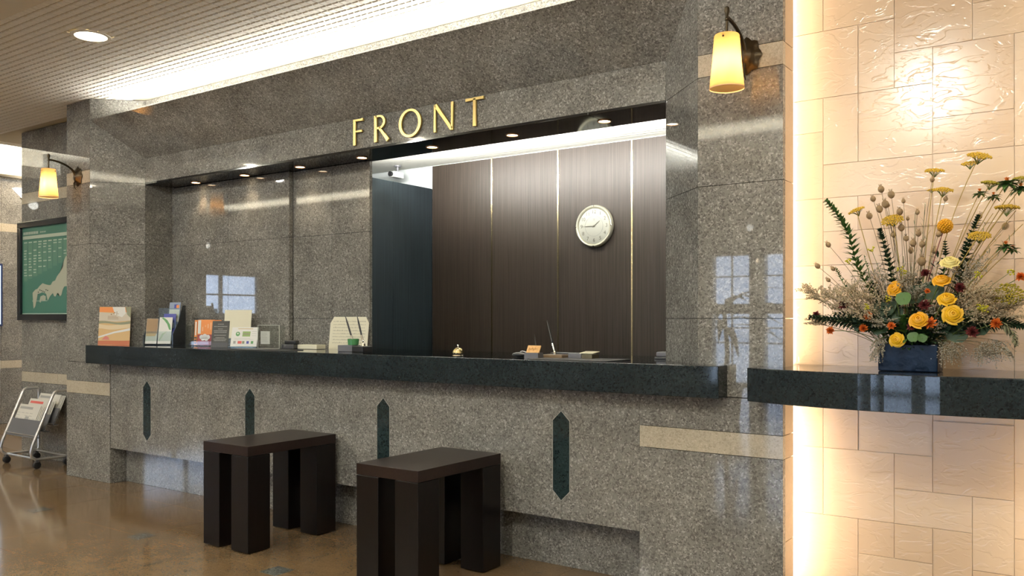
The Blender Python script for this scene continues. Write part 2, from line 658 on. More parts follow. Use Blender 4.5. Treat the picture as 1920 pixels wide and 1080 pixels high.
# ------------------------------------------------------------------ portal wall round the reception opening
wf = MB()
wf.box(XL0 + 0.03, XL1 - 0.03, YA + 0.05, 3.95, 0, ZCEIL - 0.001)
wf.box(XL0 + 0.03, XL2 - 0.03, YA + 0.05, 3.95, 0, 0.872)
wf.prism([(XL1 - 0.04, YA + 0.03), (XL2 - 0.03, YB + 0.04), (XL2 - 0.03, 3.9), (XL1 - 0.04, 3.9)], lambda a, b, c: (a, b, c), 0.9, ZCEIL - 0.001)
wall_front = struct(obj('wall_front_left', wf, M['joint']))
wf = MB()
wf.box(XR1 + 0.03, XR0 - 0.03, YA + 0.05, 3.55, 0, ZCEIL - 0.001)
wf.box(XR1 + 0.03, -1.25, 3.5, 4.1, 0, ZCEIL - 0.001)
wf.box(XR2 + 0.03, XR0 - 0.03, YA + 0.05, 3.55, 0, 0.872)
wf.prism([(XR1 + 0.04, YA + 0.03), (XR2 + 0.03, YB + 0.04), (XR2 + 0.03, 4.0), (XR1 + 0.04, 4.0)], lambda a, b, c: (a, b, c), 0.9, ZCEIL - 0.001)
wall_front_r = struct(obj('wall_front_right', wf, M['joint']))


def stack(zs, fn):
    for a, b in zip(zs[:-1], zs[1:]):
        is_band = any(abs(a - p) < 1e-4 and abs(b - q) < 1e-4 for p, q in BANDS)
        fn(a, b, is_band)


def face(xa, xb, Y, zs, parent, thick=0.03):
    stack(zs, lambda a, b, k: slabY('band_panel' if k else 'granite_panel', xa, xb, a, b, Y, M['band'] if k else G, parent, thick))


def face2(pa, pb, zs, parent, thick=0.025, plain=False):
    stack(zs, lambda a, b, k: slab('band_panel' if k and not plain else 'granite_panel', [(*pa, a), (*pb, a), (*pb, b), (*pa, b)], thick, M['band'] if k and not plain else G, parent))


ZU = [0.874, 1.2, 1.755, 2.215, 2.31, ZCEIL]
# left pier
face(XL0, XL2 - 0.003, YA, [0.0, 0.635, 0.73, 0.873], wall_front)
face(XL0, XL1, YA, ZU, wall_front)
face2((XL0, 3.74), (XL0, YA), [0.0, 0.635, 0.73] + ZU[1:], wall_front)
face2((XL2 - 0.003, YA), (XL2 - 0.003, 3.56), [0.0, 0.873], wall_front)
face2((XL1, YA), (XL2, YB), [0.90, 1.2, 1.755, 2.215, ZCEIL], wall_front, plain=True)
face2((XL2, YB), (XL2, 3.955), [0.90, 1.2, 1.755, ZS], wall_front, plain=True)
# right pillar
face(XR2 + 0.003, XR0, YA, [0.0, 0.635, 0.73, 0.873], wall_front_r)
face(XR1, XR0, YA, ZU, wall_front_r)
face2((XR2 + 0.003, 3.56), (XR2 + 0.003, YA), [0.0, 0.873], wall_front_r)
face2((XR2, YB), (XR1, YA), [0.90, 1.2, 1.755, 2.215, ZCEIL], wall_front_r, plain=True)
face2((XR2, 4.05), (XR2, YB), [0.90, 1.2, 1.755, ZS], wall_front_r, plain=True)
# end of the right pillar: beige stone behind the granite edge
for a, b, mi in ((0.0, 0.30, 0), (0.30, 0.635, 1), (0.635, 0.73, 4), (0.73, 1.0, 0), (1.0, 1.2, 2), (1.2, 1.755, 0), (1.755, 2.215, 2), (2.215, 2.31, 4), (2.31, ZCEIL, 0)):
    slab('edge_tile', [(XR0 - 0.002, YA + 0.031, a), (XR0 - 0.002, 3.567, a), (XR0 - 0.002, 3.567, b), (XR0 - 0.002, YA + 0.031, b)], 0.02, M['stone%d' % mi], wall_front_r, 0.0015)

# header over the opening: sloping granite, fascia, soffit, cove trough behind its lip
hd = MB()
hd.box(XL2 - 0.2, XR2 + 0.2, YB + 0.03, 4.0, ZS + 0.02, ZCEIL - 0.001)
header = struct(obj('trim_1', hd, M['joint']))
seams = [XL2, -5.54, -4.69, -3.845, -3.0, -2.15, XR2]
for a, b in zip(seams[:-1], seams[1:]):
    slabY('granite_panel', a, b, ZS, ZF, YB, G, header, 0.025, 0.0006)
    slabY('granite_panel', a, b, ZF + 0.10, ZCEIL, YB, G, header, 0.02, 0.0006)
    ta = XL1 if a == XL2 else a
    tb = XR1 if b == XR2 else b
    slab('sloped_panel', [(a, YB, ZF), (b, YB, ZF), (tb, YA, ZH), (ta, YA, ZH)], 0.02, G, header, 0.0005)
obj('cove_trough', MB().box(XL1 + 0.03, XR1 - 0.03, YA + 0.045, YA + 0.055, ZH - 0.04, ZH - 0.012).box(XL1 + 0.2, XR1 - 0.2, YA + 0.1, YB - 0.002, ZH - 0.035, ZH - 0.025), M['cream'], header)
ys = YB - 0.004
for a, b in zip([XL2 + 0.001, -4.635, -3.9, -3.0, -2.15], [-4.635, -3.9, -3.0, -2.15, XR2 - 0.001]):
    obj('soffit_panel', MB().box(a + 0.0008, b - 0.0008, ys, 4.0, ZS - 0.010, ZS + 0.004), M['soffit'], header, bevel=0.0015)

# inner granite walls of the opening
wl = MB()
wl.box(XL2 - 0.02, -4.66, 3.955, 4.05, 0, ZS + 0.05)
wi = struct(obj('wall_inner', wl, M['joint']))
for a, b in ((1.0, 1.2), (1.2, 1.755), (1.755, ZS - 0.012)):
    slabY('granite_panel', XL2, -5.30, a, b, 3.93, G, wi, 0.024)
    slabY('granite_panel', -5.30, -4.635, a, b, 3.93, G, wi, 0.024)
    slab('granite_panel', [(-4.635, 3.93, a), (-4.635, 3.962, a), (-4.635, 3.962, b), (-4.635, 3.93, b)], 0.02, G, wi)
    slabY('granite_panel', -4.630, -4.25, a, b, 3.962, G, wi, 0.024)
    slabY('granite_panel', -4.25, -3.905, a, b, 3.962, G, wi, 0.024)

# recessed wall left of the pier, with the map board
wr = struct(obj('wall_recess', MB().box(-7.90, XL0 + 0.05, 3.745, 4.2, 0, ZCEIL - 0.001), M['joint']))
for a, b in ((-7.924, -7.30), (-7.30, -6.58)):
    face(a, b, 3.72, [0.0, 0.645, 0.735, 1.2, 1.755, 2.205, 2.30, ZCEIL], wr, 0.024)
    BANDS = ((0.645, 0.735), (2.205, 2.30))
for c in list(wr.children):
    bpy.data.objects.remove(c)
for a, b in ((-7.924, -7.30), (-7.30, -6.58)):
    face(a, b, 3.72, [0.0, 0.645, 0.735, 1.2, 1.755, 2.205, 2.30, ZCEIL], wr, 0.024)
face2((-7.924, 4.22), (-7.924, 3.72), [0.0, 0.645, 0.735, 1.2, 1.755, 2.205, 2.30, ZCEIL], wr, 0.022)

# far wall across the passage
XF = -10.4
wp = MB().box(XF - 0.3, XF - 0.025, 2.3, 7.2, 0, 3.4)
wall_left = struct(obj('wall_left', wp, M['cream']))
BANDS = ((0.63, 0.72), (2.19, 2.285))
for k in range(6):
    ya = 7.0 - k * 0.78
    face2((XF, ya - 0.78), (XF, ya), [0.0, 0.63, 0.72, 1.2, 1.755, 2.19, 2.285, 2.82], wall_left, 0.024)
obj('cove_ledge', MB().box(XF - 0.02, XF + 0.16, 2.32, 7.0, 2.82, 2.85).box(XF + 0.14, XF + 0.16, 2.32, 7.0, 2.85, 2.95), M['cream'], wall_left)
struct(obj('wall_passage', MB().box(-10.4, -7.9, 7.0, 7.2, 0, 3.4), M['cream']))
struct(obj('wall_passage_side', MB().box(-7.92, -7.72, 4.2, 7.0, 0, 3.4), M['cream']))

# ------------------------------------------------------------------ grid ceiling
ceil = struct(obj('ceiling', MB().box(-8.55, 4.0, 2.15, 4.25, ZCEIL + 0.006, ZCEIL + 0.05).box(-8.55, 4.0, 2.15, 2.24, ZCEIL - 0.004, ZCEIL + 0.01).box(-8.55, -8.47, 2.15, 4.25, ZCEIL - 0.004, ZCEIL + 0.01)
              .box(-8.57, 4.0, 2.13, 2.15, ZCEIL - 0.004, 3.15).box(-8.57, -8.55, 2.15, 4.25, ZCEIL - 0.004, 3.15), M['ceil_back']))
ceil.data.materials.append(M['cream'])
for p in ceil.data.polygons:
    if p.index >= 6:
        p.material_index = 1
pads = MB()
PX, PY = 0.046, 0.052
nxp = int((3.9 + 8.46) / PX)
# each row of little square trays of the grid; the row gaps are wider than the gaps within a row
DL = [(-4.877, 2.675), (-2.35, 2.675), (-7.4, 2.675)]
for j in range(int((3.70 - 2.245) / PY)):
    ya = 2.245 + j * PY
    for i in range(nxp):
        xa = -8.46 + i * PX
        if xa > 0.3:
            break
        if any((xa + PX / 2 - dx) ** 2 + (ya + PY / 2 - dy) ** 2 < 0.105 ** 2 for dx, dy in DL):
            continue
        x1, y1 = xa + PX - 0.004, ya + PY - 0.010
        e = 0.003
        pads.add([(xa, ya, ZCEIL + 0.007), (x1, ya, ZCEIL + 0.007), (x1, y1, ZCEIL + 0.007), (xa, y1, ZCEIL + 0.007),
                  (xa + e, ya + e, ZCEIL), (x1 - e, ya + e, ZCEIL), (x1 - e, y1 - e, ZCEIL), (xa + e, y1 - e, ZCEIL)],
                 [(7, 6, 5, 4), (0, 4, 5, 1), (1, 5, 6, 2), (2, 6, 7, 3), (3, 7, 4, 0)])
po = obj('grid_pads', pads, M['ceil_pad'], ceil)
po['kind'] = 'stuff'
struct(obj('ceiling_raised', MB().box(-14.2, 4.2, -8.2, 2.16, 3.15, 3.3).box(-14.2, -8.5, 2.16, 7.2, 3.15, 3.3), M['cream']))
struct(obj('trim_2', MB().box(-8.57, 4.0, 2.01, 2.13, ZCEIL - 0.004, ZCEIL + 0.02).box(-8.57, 4.0, 2.01, 2.03, ZCEIL, 2.93), M['cream']))


def downlight(loc, r, mring, label, group, power, spot=95, color=WARM, bare_point=False):
    t = thing('downlight', label, 'ceiling light', loc, 0, group)
    obj('ring', MB().lathe([(r * 1.0, -0.004), (r * 1.22, -0.004), (r * 1.25, 0.001), (r * 1.0, 0.001)], 24, closed=True), mring, t, True)
    obj('lens', MB().lathe([(r * 1.0, -0.0005), (0.0, -0.0015)], 24), M['downlight'], t)
    if bare_point:
        lamp('downlight_lamp', 'POINT', (loc[0], loc[1], loc[2] - 0.09), power, color, radius=0.07)  # bare point light below the flat disc, added to light walls sideways
        return t
    lamp('downlight_lamp', 'SPOT', (loc[0], loc[1], loc[2] - 0.012), power, color, (0, 0, 0), spot=spot, blend=0.6, radius=r * 0.8)
    return t


for i, (dx, dy) in enumerate(DL):
    downlight((dx, dy, ZCEIL + 0.0005), 0.088, M['ring_white'], ('round white downlight glowing in the cream grid ceiling at upper left', 'round downlight in the grid ceiling above the stools', 'round downlight in the grid ceiling before the map board')[i], 'downlights in the grid ceiling', 34, 100, NEUT)
ordinal = ('leftmost', 'second from left', 'third from left', 'middle', 'third from right', 'second from right', 'rightmost')
for i, X in enumerate((-5.59, -5.022, -4.446, -3.873, -3.298, -2.722, -2.147)):
    downlight((X, 3.862, ZS - 0.0105), 0.030, M['ring'], 'small recessed spotlight in the dark soffit over the counter, %s of seven' % ordinal[i], 'seven spotlights in the counter soffit', 4, 80)
downlight((-1.25, -0.29, 3.1495), 0.09, M['ring_white'], 'round downlight in the raised lobby ceiling facing the stone niche', 'lobby downlights', 120, 130, NEUT, True)
downlight((-9.5, 4.3, 3.1495), 0.09, M['ring_white'], 'added round downlight in the passage ceiling, warming the far wall', 'lobby downlights', 90, 150, WARM, True)  # unseen lamp added to warm the far wall of the passage
for x, nx_ in ((-9.0, 'fourth from the right'), (-6.2, 'third from the right'), (-2.97, 'second from the right'), (0.6, 'rightmost')):
    for y, ny_ in ((-5.6, 'row by the windows'), (-2.6, 'middle row'), (0.4, 'row nearest the counter')):
        downlight((x, y, 3.1495), 0.09, M['ring_white'], 'lobby ceiling downlight, %s in the %s' % (nx_, ny_), 'lobby downlights', 70, 150, NEUT, True)

# ------------------------------------------------------------------ office behind the counter
ZO = 2.492
YO = 5.57
wo = struct(obj('wall_office', MB().box(-7.0, -0.9, YO + 0.02, YO + 0.2, 0, ZO + 0.1), M['grey_wall']))
PW = 0.6285
for k in range(6):
    xa = -4.756 + k * PW
    slabY('wood_panel', xa, min(xa + PW, -0.95), 0.0, ZO - 0.003, YO, M['dark_wood'], wo, 0.018, 0.002)
    if k:
        obj('brass_strip', MB().box(xa - 0.006, xa + 0.006, YO - 0.004, YO + 0.01, 0, ZO - 0.003), M['brass_strip'], wo)
wp2 = struct(obj('wall_partition', MB().box(-4.806, -4.777, 4.12, YO + 0.018, 0, 2.292), M['joint']))
for k in range(3):
    slab('wood_panel', [(-4.756, 4.12 + k * 0.483, 0.0), (-4.756, 4.12 + (k + 1) * 0.483, 0.0), (-4.756, 4.12 + (k + 1) * 0.483, 2.297), (-4.756, 4.12 + k * 0.483, 2.297)], 0.02, M['daylit_wood'], wp2, 0.0006)
oc = struct(obj('ceiling_office', MB().box(-7.0, -0.9, 4.0, YO + 0.2, ZO + 0.006, ZO + 0.1), M['white_pad']))
op = MB()
for j in range(int(1.6 / 0.06)):
    for i in range(int(5.0 / 0.06)):
        xa, ya = -5.95 + i * 0.06, 4.02 + j * 0.06
        op.add([(xa, ya, ZO), (xa + 0.054, ya, ZO), (xa + 0.054, ya + 0.05, ZO), (xa, ya + 0.05, ZO)], [(3, 2, 1, 0)])
oo = obj('grid_pads', op, M['white_pad'], oc)
oo['kind'] = 'stuff'
struct(obj('wall_office_right', MB().box(-1.1, -0.9, 3.98, YO + 0.1, 0, ZO + 0.1), M['dark_wood']))
struct(obj('wall_office_left', MB().box(-7.1, -7.0, 4.2, YO + 0.1, 0, ZO + 0.1), M['grey_wall']))
struct(obj('wall_header_back', MB().box(-7.0, -0.9, 3.995, 4.03, ZS + 0.03, ZCEIL), M['cream']))

# ------------------------------------------------------------------ beige stone niche on the right
YN = 3.70
wn = struct(obj('wall_right', MB().box(-1.32, 0.16, YN + 0.0040, YN + 0.2, 0, ZCEIL), M['grout']))
cx = [-1.295, -1.155, -1.015, -0.875, -0.737, -0.597, -0.459, -0.320, -0.180, -0.040, 0.10]
zu = lambda j: 0.922 + EYE + 0.14 * j
top_tiles = [(2, 4, 2, 4), (3, 4, 0, 2), (4, 6, 1, 4), (4, 5, 0, 1), (5, 7, -1, 1), (6, 8, 1, 2), (6, 8, 2, 4), (5, 7, -2, -1), (3, 5, -2, 0), (1, 3, 0, 2), (2, 3, -2, 0), (1, 2, -1, 0), (1, 2, -3, -1), (1, 2, 2, 4),
             (2, 5, -3, -2), (5, 7, -4, -2), (2, 3, -4, -3), (3, 5, -4, -3), (2, 4, -5, -4), (4, 5, -5, -4), (5, 7, -5, -4), (7, 9, -5, -4), (1, 2, -5, -3), (2, 3, -6, -5), (3, 5, -6, -5), (1, 2, -6, -5), (1, 2, -8, -6),
             (2, 3, -8, -6), (3, 5, -7, -6), (3, 4, -8, -7), (4, 7, -8, -7), (5, 7, -6, -5), (5, 7, -7, -6), (7, 8, -6, -5), (7, 9, -8, -6), (8, 9, -6, -5), (7, 8, -2, 1), (8, 9, -1, 1), (8, 9, 1, 4), (7, 9, -4, -2), (8, 9, -2, -1)]
stones = []
for a, b, j0, j1 in top_tiles:
    stones.append((cx[a], cx[b], zu(j0), zu(j1)))
zl = lambda k: ({-1: 1.006}.get(k, 0.80 - 0.14 * k) if k < 6 else 0.0)
low_tiles = [(1, 2, 1, -1), (1, 2, 3, 1), (2, 3, 1, -1), (3, 5, 1, -1), (5, 7, 0, -1), (5, 7, 2, 0), (2, 4, 3, 1), (4, 5, 2, 1), (4, 6, 3, 2), (6, 7, 4, 2), (1, 3, 5, 3), (3, 4, 4, 3), (4, 5, 4, 3), (3, 5, 5, 4), (5, 6, 5, 3), (6, 7, 5, 4), (7, 9, 1, -1), (7, 8, 3, 1), (8, 9, 2, 1), (8, 9, 4, 2), (7, 8, 5, 3), (8, 9, 5, 4), (1, 2, 6, 5), (2, 4, 6, 5), (4, 5, 6, 5), (5, 7, 6, 5), (7, 9, 6, 5)]
for a, b, k0, k1 in low_tiles:
    stones.append((cx[a], cx[b], zl(k0), zl(k1)))
for i in range(4):
    stones.append((cx[1 + 2 * i], cx[3 + 2 * i], zu(4), ZCEIL))
for k in range(6):
    za, zb = ((0, 0.4), (0.4, 0.96), (0.96, 1.5), (1.5, 1.9), (1.9, 2.3), (2.3, ZCEIL))[k]
    stones.append((cx[0], cx[1], za, zb))
    stones.append((cx[9], cx[10], za, zb))
rs = random.Random(3)
pick = {(3, 4): 0}
for i, (xa, xb, za, zb) in enumerate(stones):
    mi = rs.choice((0, 1, 1, 2, 2, 3, 3, 4))
    Y = YN + 0.0005 - rs.uniform(0, 0.0022)
    slabY('stone_tile', xa, xb, za, zb, Y, M['stone%d' % mi], wn, 0.008, 0.0011)
# pillar closing the niche on its far side (just outside the picture)
pr = MB().box(-0.066, 0.6, YA, 3.567, 0, ZCEIL - 0.001)
struct(obj('wall_niche_right', pr, G))
struct(obj('wall_front_end', MB().box(0.56, 4.0, 3.45, 3.7, 0, ZCEIL), M['cream']))
struct(obj('wall_side_right', MB().box(4.0, 4.2, -8.2, 3.7, 0, 3.3), M['cream']))

# ------------------------------------------------------------------ the lobby behind the camera, seen only in the polished stone
struct(obj('ground', MB().box(-60, 60, -70, -8.3, -0.3, -0.05).box(-60, -14.3, -8.3, 30, -0.3, -0.05), mat('paving', (0.80, 0.81, 0.82), 0.9)))
wb = MB()
wb.box(-14.2, 4.2, -8.2, -8.0, 2.32, 3.3)
edges = []
x = -10.9
while x < 3.6:
    edges.append((x, x + 0.69))
    x += 0.955
bays = [(-6.04 + 0.955 * k, -5.354 + 0.955 * k) for k in range(0, 5)]
xs = -14.2
for a, b in bays:
    wb.box(xs, a, -8.2, -8.0, 0, 2.32)
    xs = b
wb.box(xs, 4.2, -8.2, -8.0, 0, 2.32)
wall_back = struct(obj('wall_back', wb, G))
for i, (a, b) in enumerate(bays):
    fr = MB()
    fr.box(a, b, -8.12, -8.06, 1.28, 1.46).box(a, b, -8.12, -8.07, 0, 0.05)
    for z in (1.03, 0.76, 1.95):
        fr.box(a, b, -8.11, -8.07, z - 0.012, z + 0.012)
    fr.box((a + b) / 2 - 0.012, (a + b) / 2 + 0.012, -8.11, -8.07, 0, 2.32)
    f = struct(obj('window_%d' % (i + 1), fr, M['grey']))
    obj('pane', MB().box(a, b, -8.098, -8.092, 0.03, 2.32), M['glass'], f)
ws = MB()
ws.box(-14.2, -14.0, -8.2, -3.3, 0, 3.3).box(-14.2, -14.0, -1.5, 7.2, 0, 3.3).box(-14.2, -14.0, -3.3, -1.5, 2.02, 3.3).box(-14.2, -14.0, -3.3, -1.5, 0, 1.3)
struct(obj('trim_3', MB().box(-13.5, 3.5, -1.6, -1.5, 2.75, 2.95).box(-13.5, 3.5, -1.95, -1.85, 2.75, 2.95).box(-13.5, 3.5, -1.86, -1.59, 2.75, 2.80), M['cream']))  # invented hanging trough that carries the added lobby light
struct(obj('wall_lobby_left', ws, G))
d1 = struct(obj('window_6', MB().box(-14.1, -14.04, -3.3, -3.24, 1.3, 2.02).box(-14.1, -14.04, -1.56, -1.5, 1.3, 2.02).box(-14.1, -14.04, -2.43, -2.37, 1.3, 2.02).box(-14.1, -14.04, -3.3, -1.5, 1.64, 1.67), M['grey']))
obj('pane', MB().box(-14.075, -14.069, -3.24, -1.56, 1.3, 2.02), M['glass'], d1)
struct(obj('wall_return', MB().box(-14.0, XF - 0.02, 2.1, 2.3, 0, 3.3), G))

# ================================================================== reception counter
rc = thing('reception_counter', 'grey granite counter front with dark pointed inlays below the dark worktop', 'counter', (-3.87, 3.4335, 0))
ox, oy = 3.87, -3.4335
pxs = [-5.990, -5.53, -4.414, -3.281, -2.140, -1.7325]
for a, b in zip(pxs[:-1], pxs[1:]):
    slabY('granite_panel', a + ox, b + ox, 0.258, 0.874, 0.0, G, rc, 0.03, 0.0008)
base = MB()
base.box(-5.985 + ox, -1.745 + ox, 0.03, 0.5, 0.262, 0.872)
obj('body', base, M['joint'], rc)
for a, b in zip([-5.990, -4.98, -3.85, -2.71], [-4.98, -3.85, -2.71, -1.742]):
    slabY('plinth_panel', a + ox, b + ox, 0.0, 0.262, 3.555 + oy, G, rc, 0.03, 0.0006)
for X in (-5.53, -4.414, -3.281, -2.140):
    wdt, hs, zt, zb = 0.0455, 0.045, 0.765, 0.347
    poly = [(X + ox, zb), (X + ox + wdt, zb + hs), (X + ox + wdt, zt - hs), (X + ox, zt), (X + ox - wdt, zt - hs), (X + ox - wdt, zb + hs)]
    obj('inlay', MB().prism(poly, lambda u, v, q: (u, q, v), -0.0012, 0.01), M['inlay'], rc)
    poly2 = [(X + ox + (u - X - ox) * 1.06, 0.556 + (v - 0.556) * 1.016) for u, v in poly]
    obj('inlay_joint', MB().prism(poly2, lambda u, v, q: (u, q, v), -0.0005, 0.005), mat('inlay_joint', (0.30, 0.29, 0.26), 0.6), rc)

ct = thing('countertop', 'long polished dark green granite worktop of the reception counter', 'counter', (-3.87, 3.33, ZCB))
# outline clips round the splayed corners of the portal
out = [(-6.145, 3.33), (-1.327, 3.33), (-1.327, YA - 0.001), (XR1 - 0.001, YA - 0.001), (XR2 - 0.001, YB - 0.001), (XR2 - 0.001, 4.04), (XL2 + 0.001, 4.04), (XL2 + 0.001, YB - 0.001), (XL1 + 0.001, YA - 0.001), (-6.145, YA - 0.001)]
out = [(-6.145, 3.33), (-1.327, 3.33), (-1.327, YA - 0.0015), (-1.46, YA - 0.0015), (XR2 - 0.0015, 3.703), (XR2 - 0.0015, 3.925), (-3.9, 3.925), (XL2 + 0.0015, 3.925), (XL2 + 0.0015, 3.703), (-6.145, 3.5505)]
def clip_top():
    # the slab in front of the wall line plus the part inside the opening
    pts = [(-6.145, 3.33), (-1.327, 3.33), (-1.327, 3.4285), (-1.460, 3.4285), (XR2 - 0.0015, 3.7035), (XR2 - 0.0015, 4.04), (-3.902, 4.04), (-3.902, 3.9265), (XL2 + 0.0015, 3.9265), (XL2 + 0.0015, 3.7035), (-6.145, 3.5495)]
    # left end: meet the splay face where x = -6.145
    pts[-1] = (-6.145, 3.43 + (XL1 * -1 - 6.145) - 0.002)
    return pts
obj('slab', MB().prism([(x + 3.87, y - 3.33) for x, y in clip_top()], lambda u, v, q: (u, v, q), 0.0, ZC - ZCB), M['counter'], ct, bevel=0.003, seg=2)

# ------------------------------------------------------------------ curved shelf in the niche
sh = thing('wall_shelf', 'dark polished granite shelf with bowed front across the beige stone niche', 'shelf', (-0.58, 3.5, ZCB))
pts = []
n = 28
for i in range(n + 1):
    X = -1.197 + (1.197 - 0.58) * 2 * i / n
    q = (X + 0.58) / 0.617
    pts.append((X + 0.58, 3.183 + 0.117 * abs(q) ** 2.2 - 3.5))
pts += [(0.617, YA - 0.0015 - 3.5), (0.514, YA - 0.0015 - 3.5), (0.514, 3.565 - 3.5), (0.56, 3.57 - 3.5), (0.56, 3.6945 - 3.5), (-0.56, 3.6945 - 3.5), (-0.56, 3.57 - 3.5), (-0.514, 3.565 - 3.5), (-0.514, YA - 0.0015 - 3.5), (-0.617, YA - 0.0015 - 3.5)]
obj('slab', MB().prism(pts, lambda u, v, q: (u, v, q), 0.0, ZC - ZCB), M['counter'], sh, bevel=0.003, seg=2)

# ------------------------------------------------------------------ sign
sg = thing('front_sign', 'gold metal letters spelling FRONT on the granite fascia', 'sign', (-3.284, YB, 2.24))
zt, D0, D1 = 0.156, -0.018, -0.004
FN = lambda u, v, q: (u + 3.284, q, v)
def letter(polys):
    mb = MB()
    for p in polys:
        mb.prism(p, FN, D0, D1)
    return obj('letter', mb, M['gold'], sg, bevel=0.0012, seg=1)
def stroke(x0, z0, x1, z1, w0, w1):
    """flared stroke from one end to the other"""
    dx, dz = x1 - x0, z1 - z0
    L = math.hypot(dx, dz)
    nx_, nz_ = -dz / L, dx / L
    m_ = 0.44 * (w0 + w1)
    xm, zm = (x0 + x1) / 2, (z0 + z1) / 2
    a = [(x0 + nx_ * w0 / 2, z0 + nz_ * w0 / 2), (x0 - nx_ * w0 / 2, z0 - nz_ * w0 / 2), (xm - nx_ * m_ / 2, zm - nz_ * m_ / 2), (x1 - nx_ * w1 / 2, z1 - nz_ * w1 / 2), (x1 + nx_ * w1 / 2, z1 + nz_ * w1 / 2), (xm + nx_ * m_ / 2, zm + nz_ * m_ / 2)]
    ar = sum(a[i][0] * a[(i + 1) % 6][1] - a[(i + 1) % 6][0] * a[i][1] for i in range(6))
    return a if ar > 0 else a[::-1]
S = 0.020
letter([stroke(-3.764, 0, -3.764, zt, S * 1.1, S * 1.1), stroke(-3.760, zt - 0.007, -3.691, zt - 0.007, 0.013, 0.017), stroke(-3.760, 0.082, -3.700, 0.082, 0.012, 0.016)])
def arc(cx_, cz_, rx, rz, a0, a1, w, k=14):
    q = []
    for i in range(k + 1):
        t = a0 + (a1 - a0) * i / k
        q.append((cx_ + rx * math.cos(t), cz_ + rz * math.sin(t)))
    return q
mb = MB()
mb.prism(stroke(-3.588, 0, -3.588, zt, S * 1.15, S * 1.1), FN, D0, D1)
oa = arc(-3.560, zt - 0.041, 0.050, 0.041, PI / 2, -PI / 2, 0)
ia = arc(-3.560, zt - 0.041, 0.032, 0.029, PI / 2, -PI / 2, 0)
for i in range(len(oa) - 1):
    mb.prism([ia[i], ia[i + 1], oa[i + 1], oa[i]], FN, D0, D1)
mb.prism([(-3.59, zt - 0.012), (-3.56, zt - 0.012), (-3.56, zt), (-3.59, zt)], FN, D0, D1)
mb.prism([(-3.59, zt - 0.082), (-3.56, zt - 0.082), (-3.56, zt - 0.070), (-3.59, zt - 0.070)], FN, D0, D1)
mb.prism(stroke(-3.487, 0.002, -3.558, zt - 0.076, 0.026, 0.016), FN, D0, D1)
obj('letter', mb, M['gold'], sg)
mb = MB()
k = 40
for i in range(k):
    t0_, t1_ = 2 * PI * i / k, 2 * PI * (i + 1) / k
    P = lambda t, o: (-3.318 + (0.0855 if o else 0.0640 - 0.0) * math.cos(t), zt / 2 + (0.081 if o else 0.068) * math.sin(t))
    a, b, c, d = P(t0_, 0), P(t0_, 1), P(t1_, 1), P(t1_, 0)
    vs = []
    for q in (D0, D1):
        vs += [FN(*a, q), FN(*b, q), FN(*c, q), FN(*d, q)]
    mb.add(vs, [(0, 1, 2, 3), (7, 6, 5, 4), (1, 5, 6, 2), (3, 7, 4, 0)])
obj('letter', mb, M['gold'], sg)
letter([stroke(-3.133, 0, -3.131, zt, 0.017, 0.014), stroke(-3.009, 0.0, -3.007, zt, 0.014, 0.017), stroke(-3.128, zt - 0.003, -3.011, 0.006, 0.024, 0.024)])
letter([stroke(-2.852, 0, -2.852, zt - 0.004, S * 1.15, S * 1.0), stroke(-2.914, zt - 0.008, -2.790, zt - 0.008, 0.017, 0.017)])

# ------------------------------------------------------------------ stools
WS, DS, HS = 0.37, 0.60, 0.5485
st = thing('stool', 'dark brown wooden box stool, the left and farther of two', 'stool', (-3.795, 3.095, 0), 0, 'box stools at the reception counter')
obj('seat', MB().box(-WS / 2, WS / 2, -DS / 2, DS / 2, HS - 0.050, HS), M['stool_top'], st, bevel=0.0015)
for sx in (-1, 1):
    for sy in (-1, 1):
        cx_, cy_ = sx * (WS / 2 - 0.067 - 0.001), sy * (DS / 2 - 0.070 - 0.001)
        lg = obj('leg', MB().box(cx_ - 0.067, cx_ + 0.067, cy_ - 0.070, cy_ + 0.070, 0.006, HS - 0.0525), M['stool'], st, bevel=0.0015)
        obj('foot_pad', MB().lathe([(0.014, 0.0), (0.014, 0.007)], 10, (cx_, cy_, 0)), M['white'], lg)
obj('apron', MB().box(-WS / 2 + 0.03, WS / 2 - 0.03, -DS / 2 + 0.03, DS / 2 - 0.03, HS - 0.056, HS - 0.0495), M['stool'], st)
st2 = dup(st, (-2.627, 3.068, 0), 0, 'dark brown wooden box stool, the right and nearer of two')

# ------------------------------------------------------------------ wall lamps
wlm = thing('wall_lamp', 'amber glass wall lamp with dark bronze bracket on the right granite pillar', 'lamp', (-1.244, YA, 2.27), 0, 'amber wall lamps on the portal piers')
plate = MB()
n = 32
prof = [(0.055, 0.0), (0.060, -0.006), (0.048, -0.013), (0.038, -0.016), (0.030, -0.026), (0.014, -0.032), (0.0, -0.034)]
vs, fs = [], []
for j, (r, h) in enumerate(prof):
    for i in range(n):
        t = 2 * PI * i / n
        rr = r * (1 + (0.09 * math.cos(8 * t) if j < 3 else 0.0))
        vs.append((rr * math.cos(t), h, 1.2 * rr * math.sin(t)))
for j in range(len(prof) - 1):
    for i in range(n):
        i2 = (i + 1) % n
        fs.append((j * n + i, j * n + i2, (j + 1) * n + i2, (j + 1) * n + i))
plate.add(vs, fs)
obj('backplate', plate, M['bronze'], wlm, True)
arm = []
for i in range(13):
    t = i / 12
    a = PI / 2 * t
    arm.append((0, -0.026 - 0.196 * (1 - math.cos(a)), 0.098 * math.sin(a)))
obj('arm', MB().tube(arm, [0.009] * 4 + [0.0075] * 9, 8), M['bronze'], wlm, True)
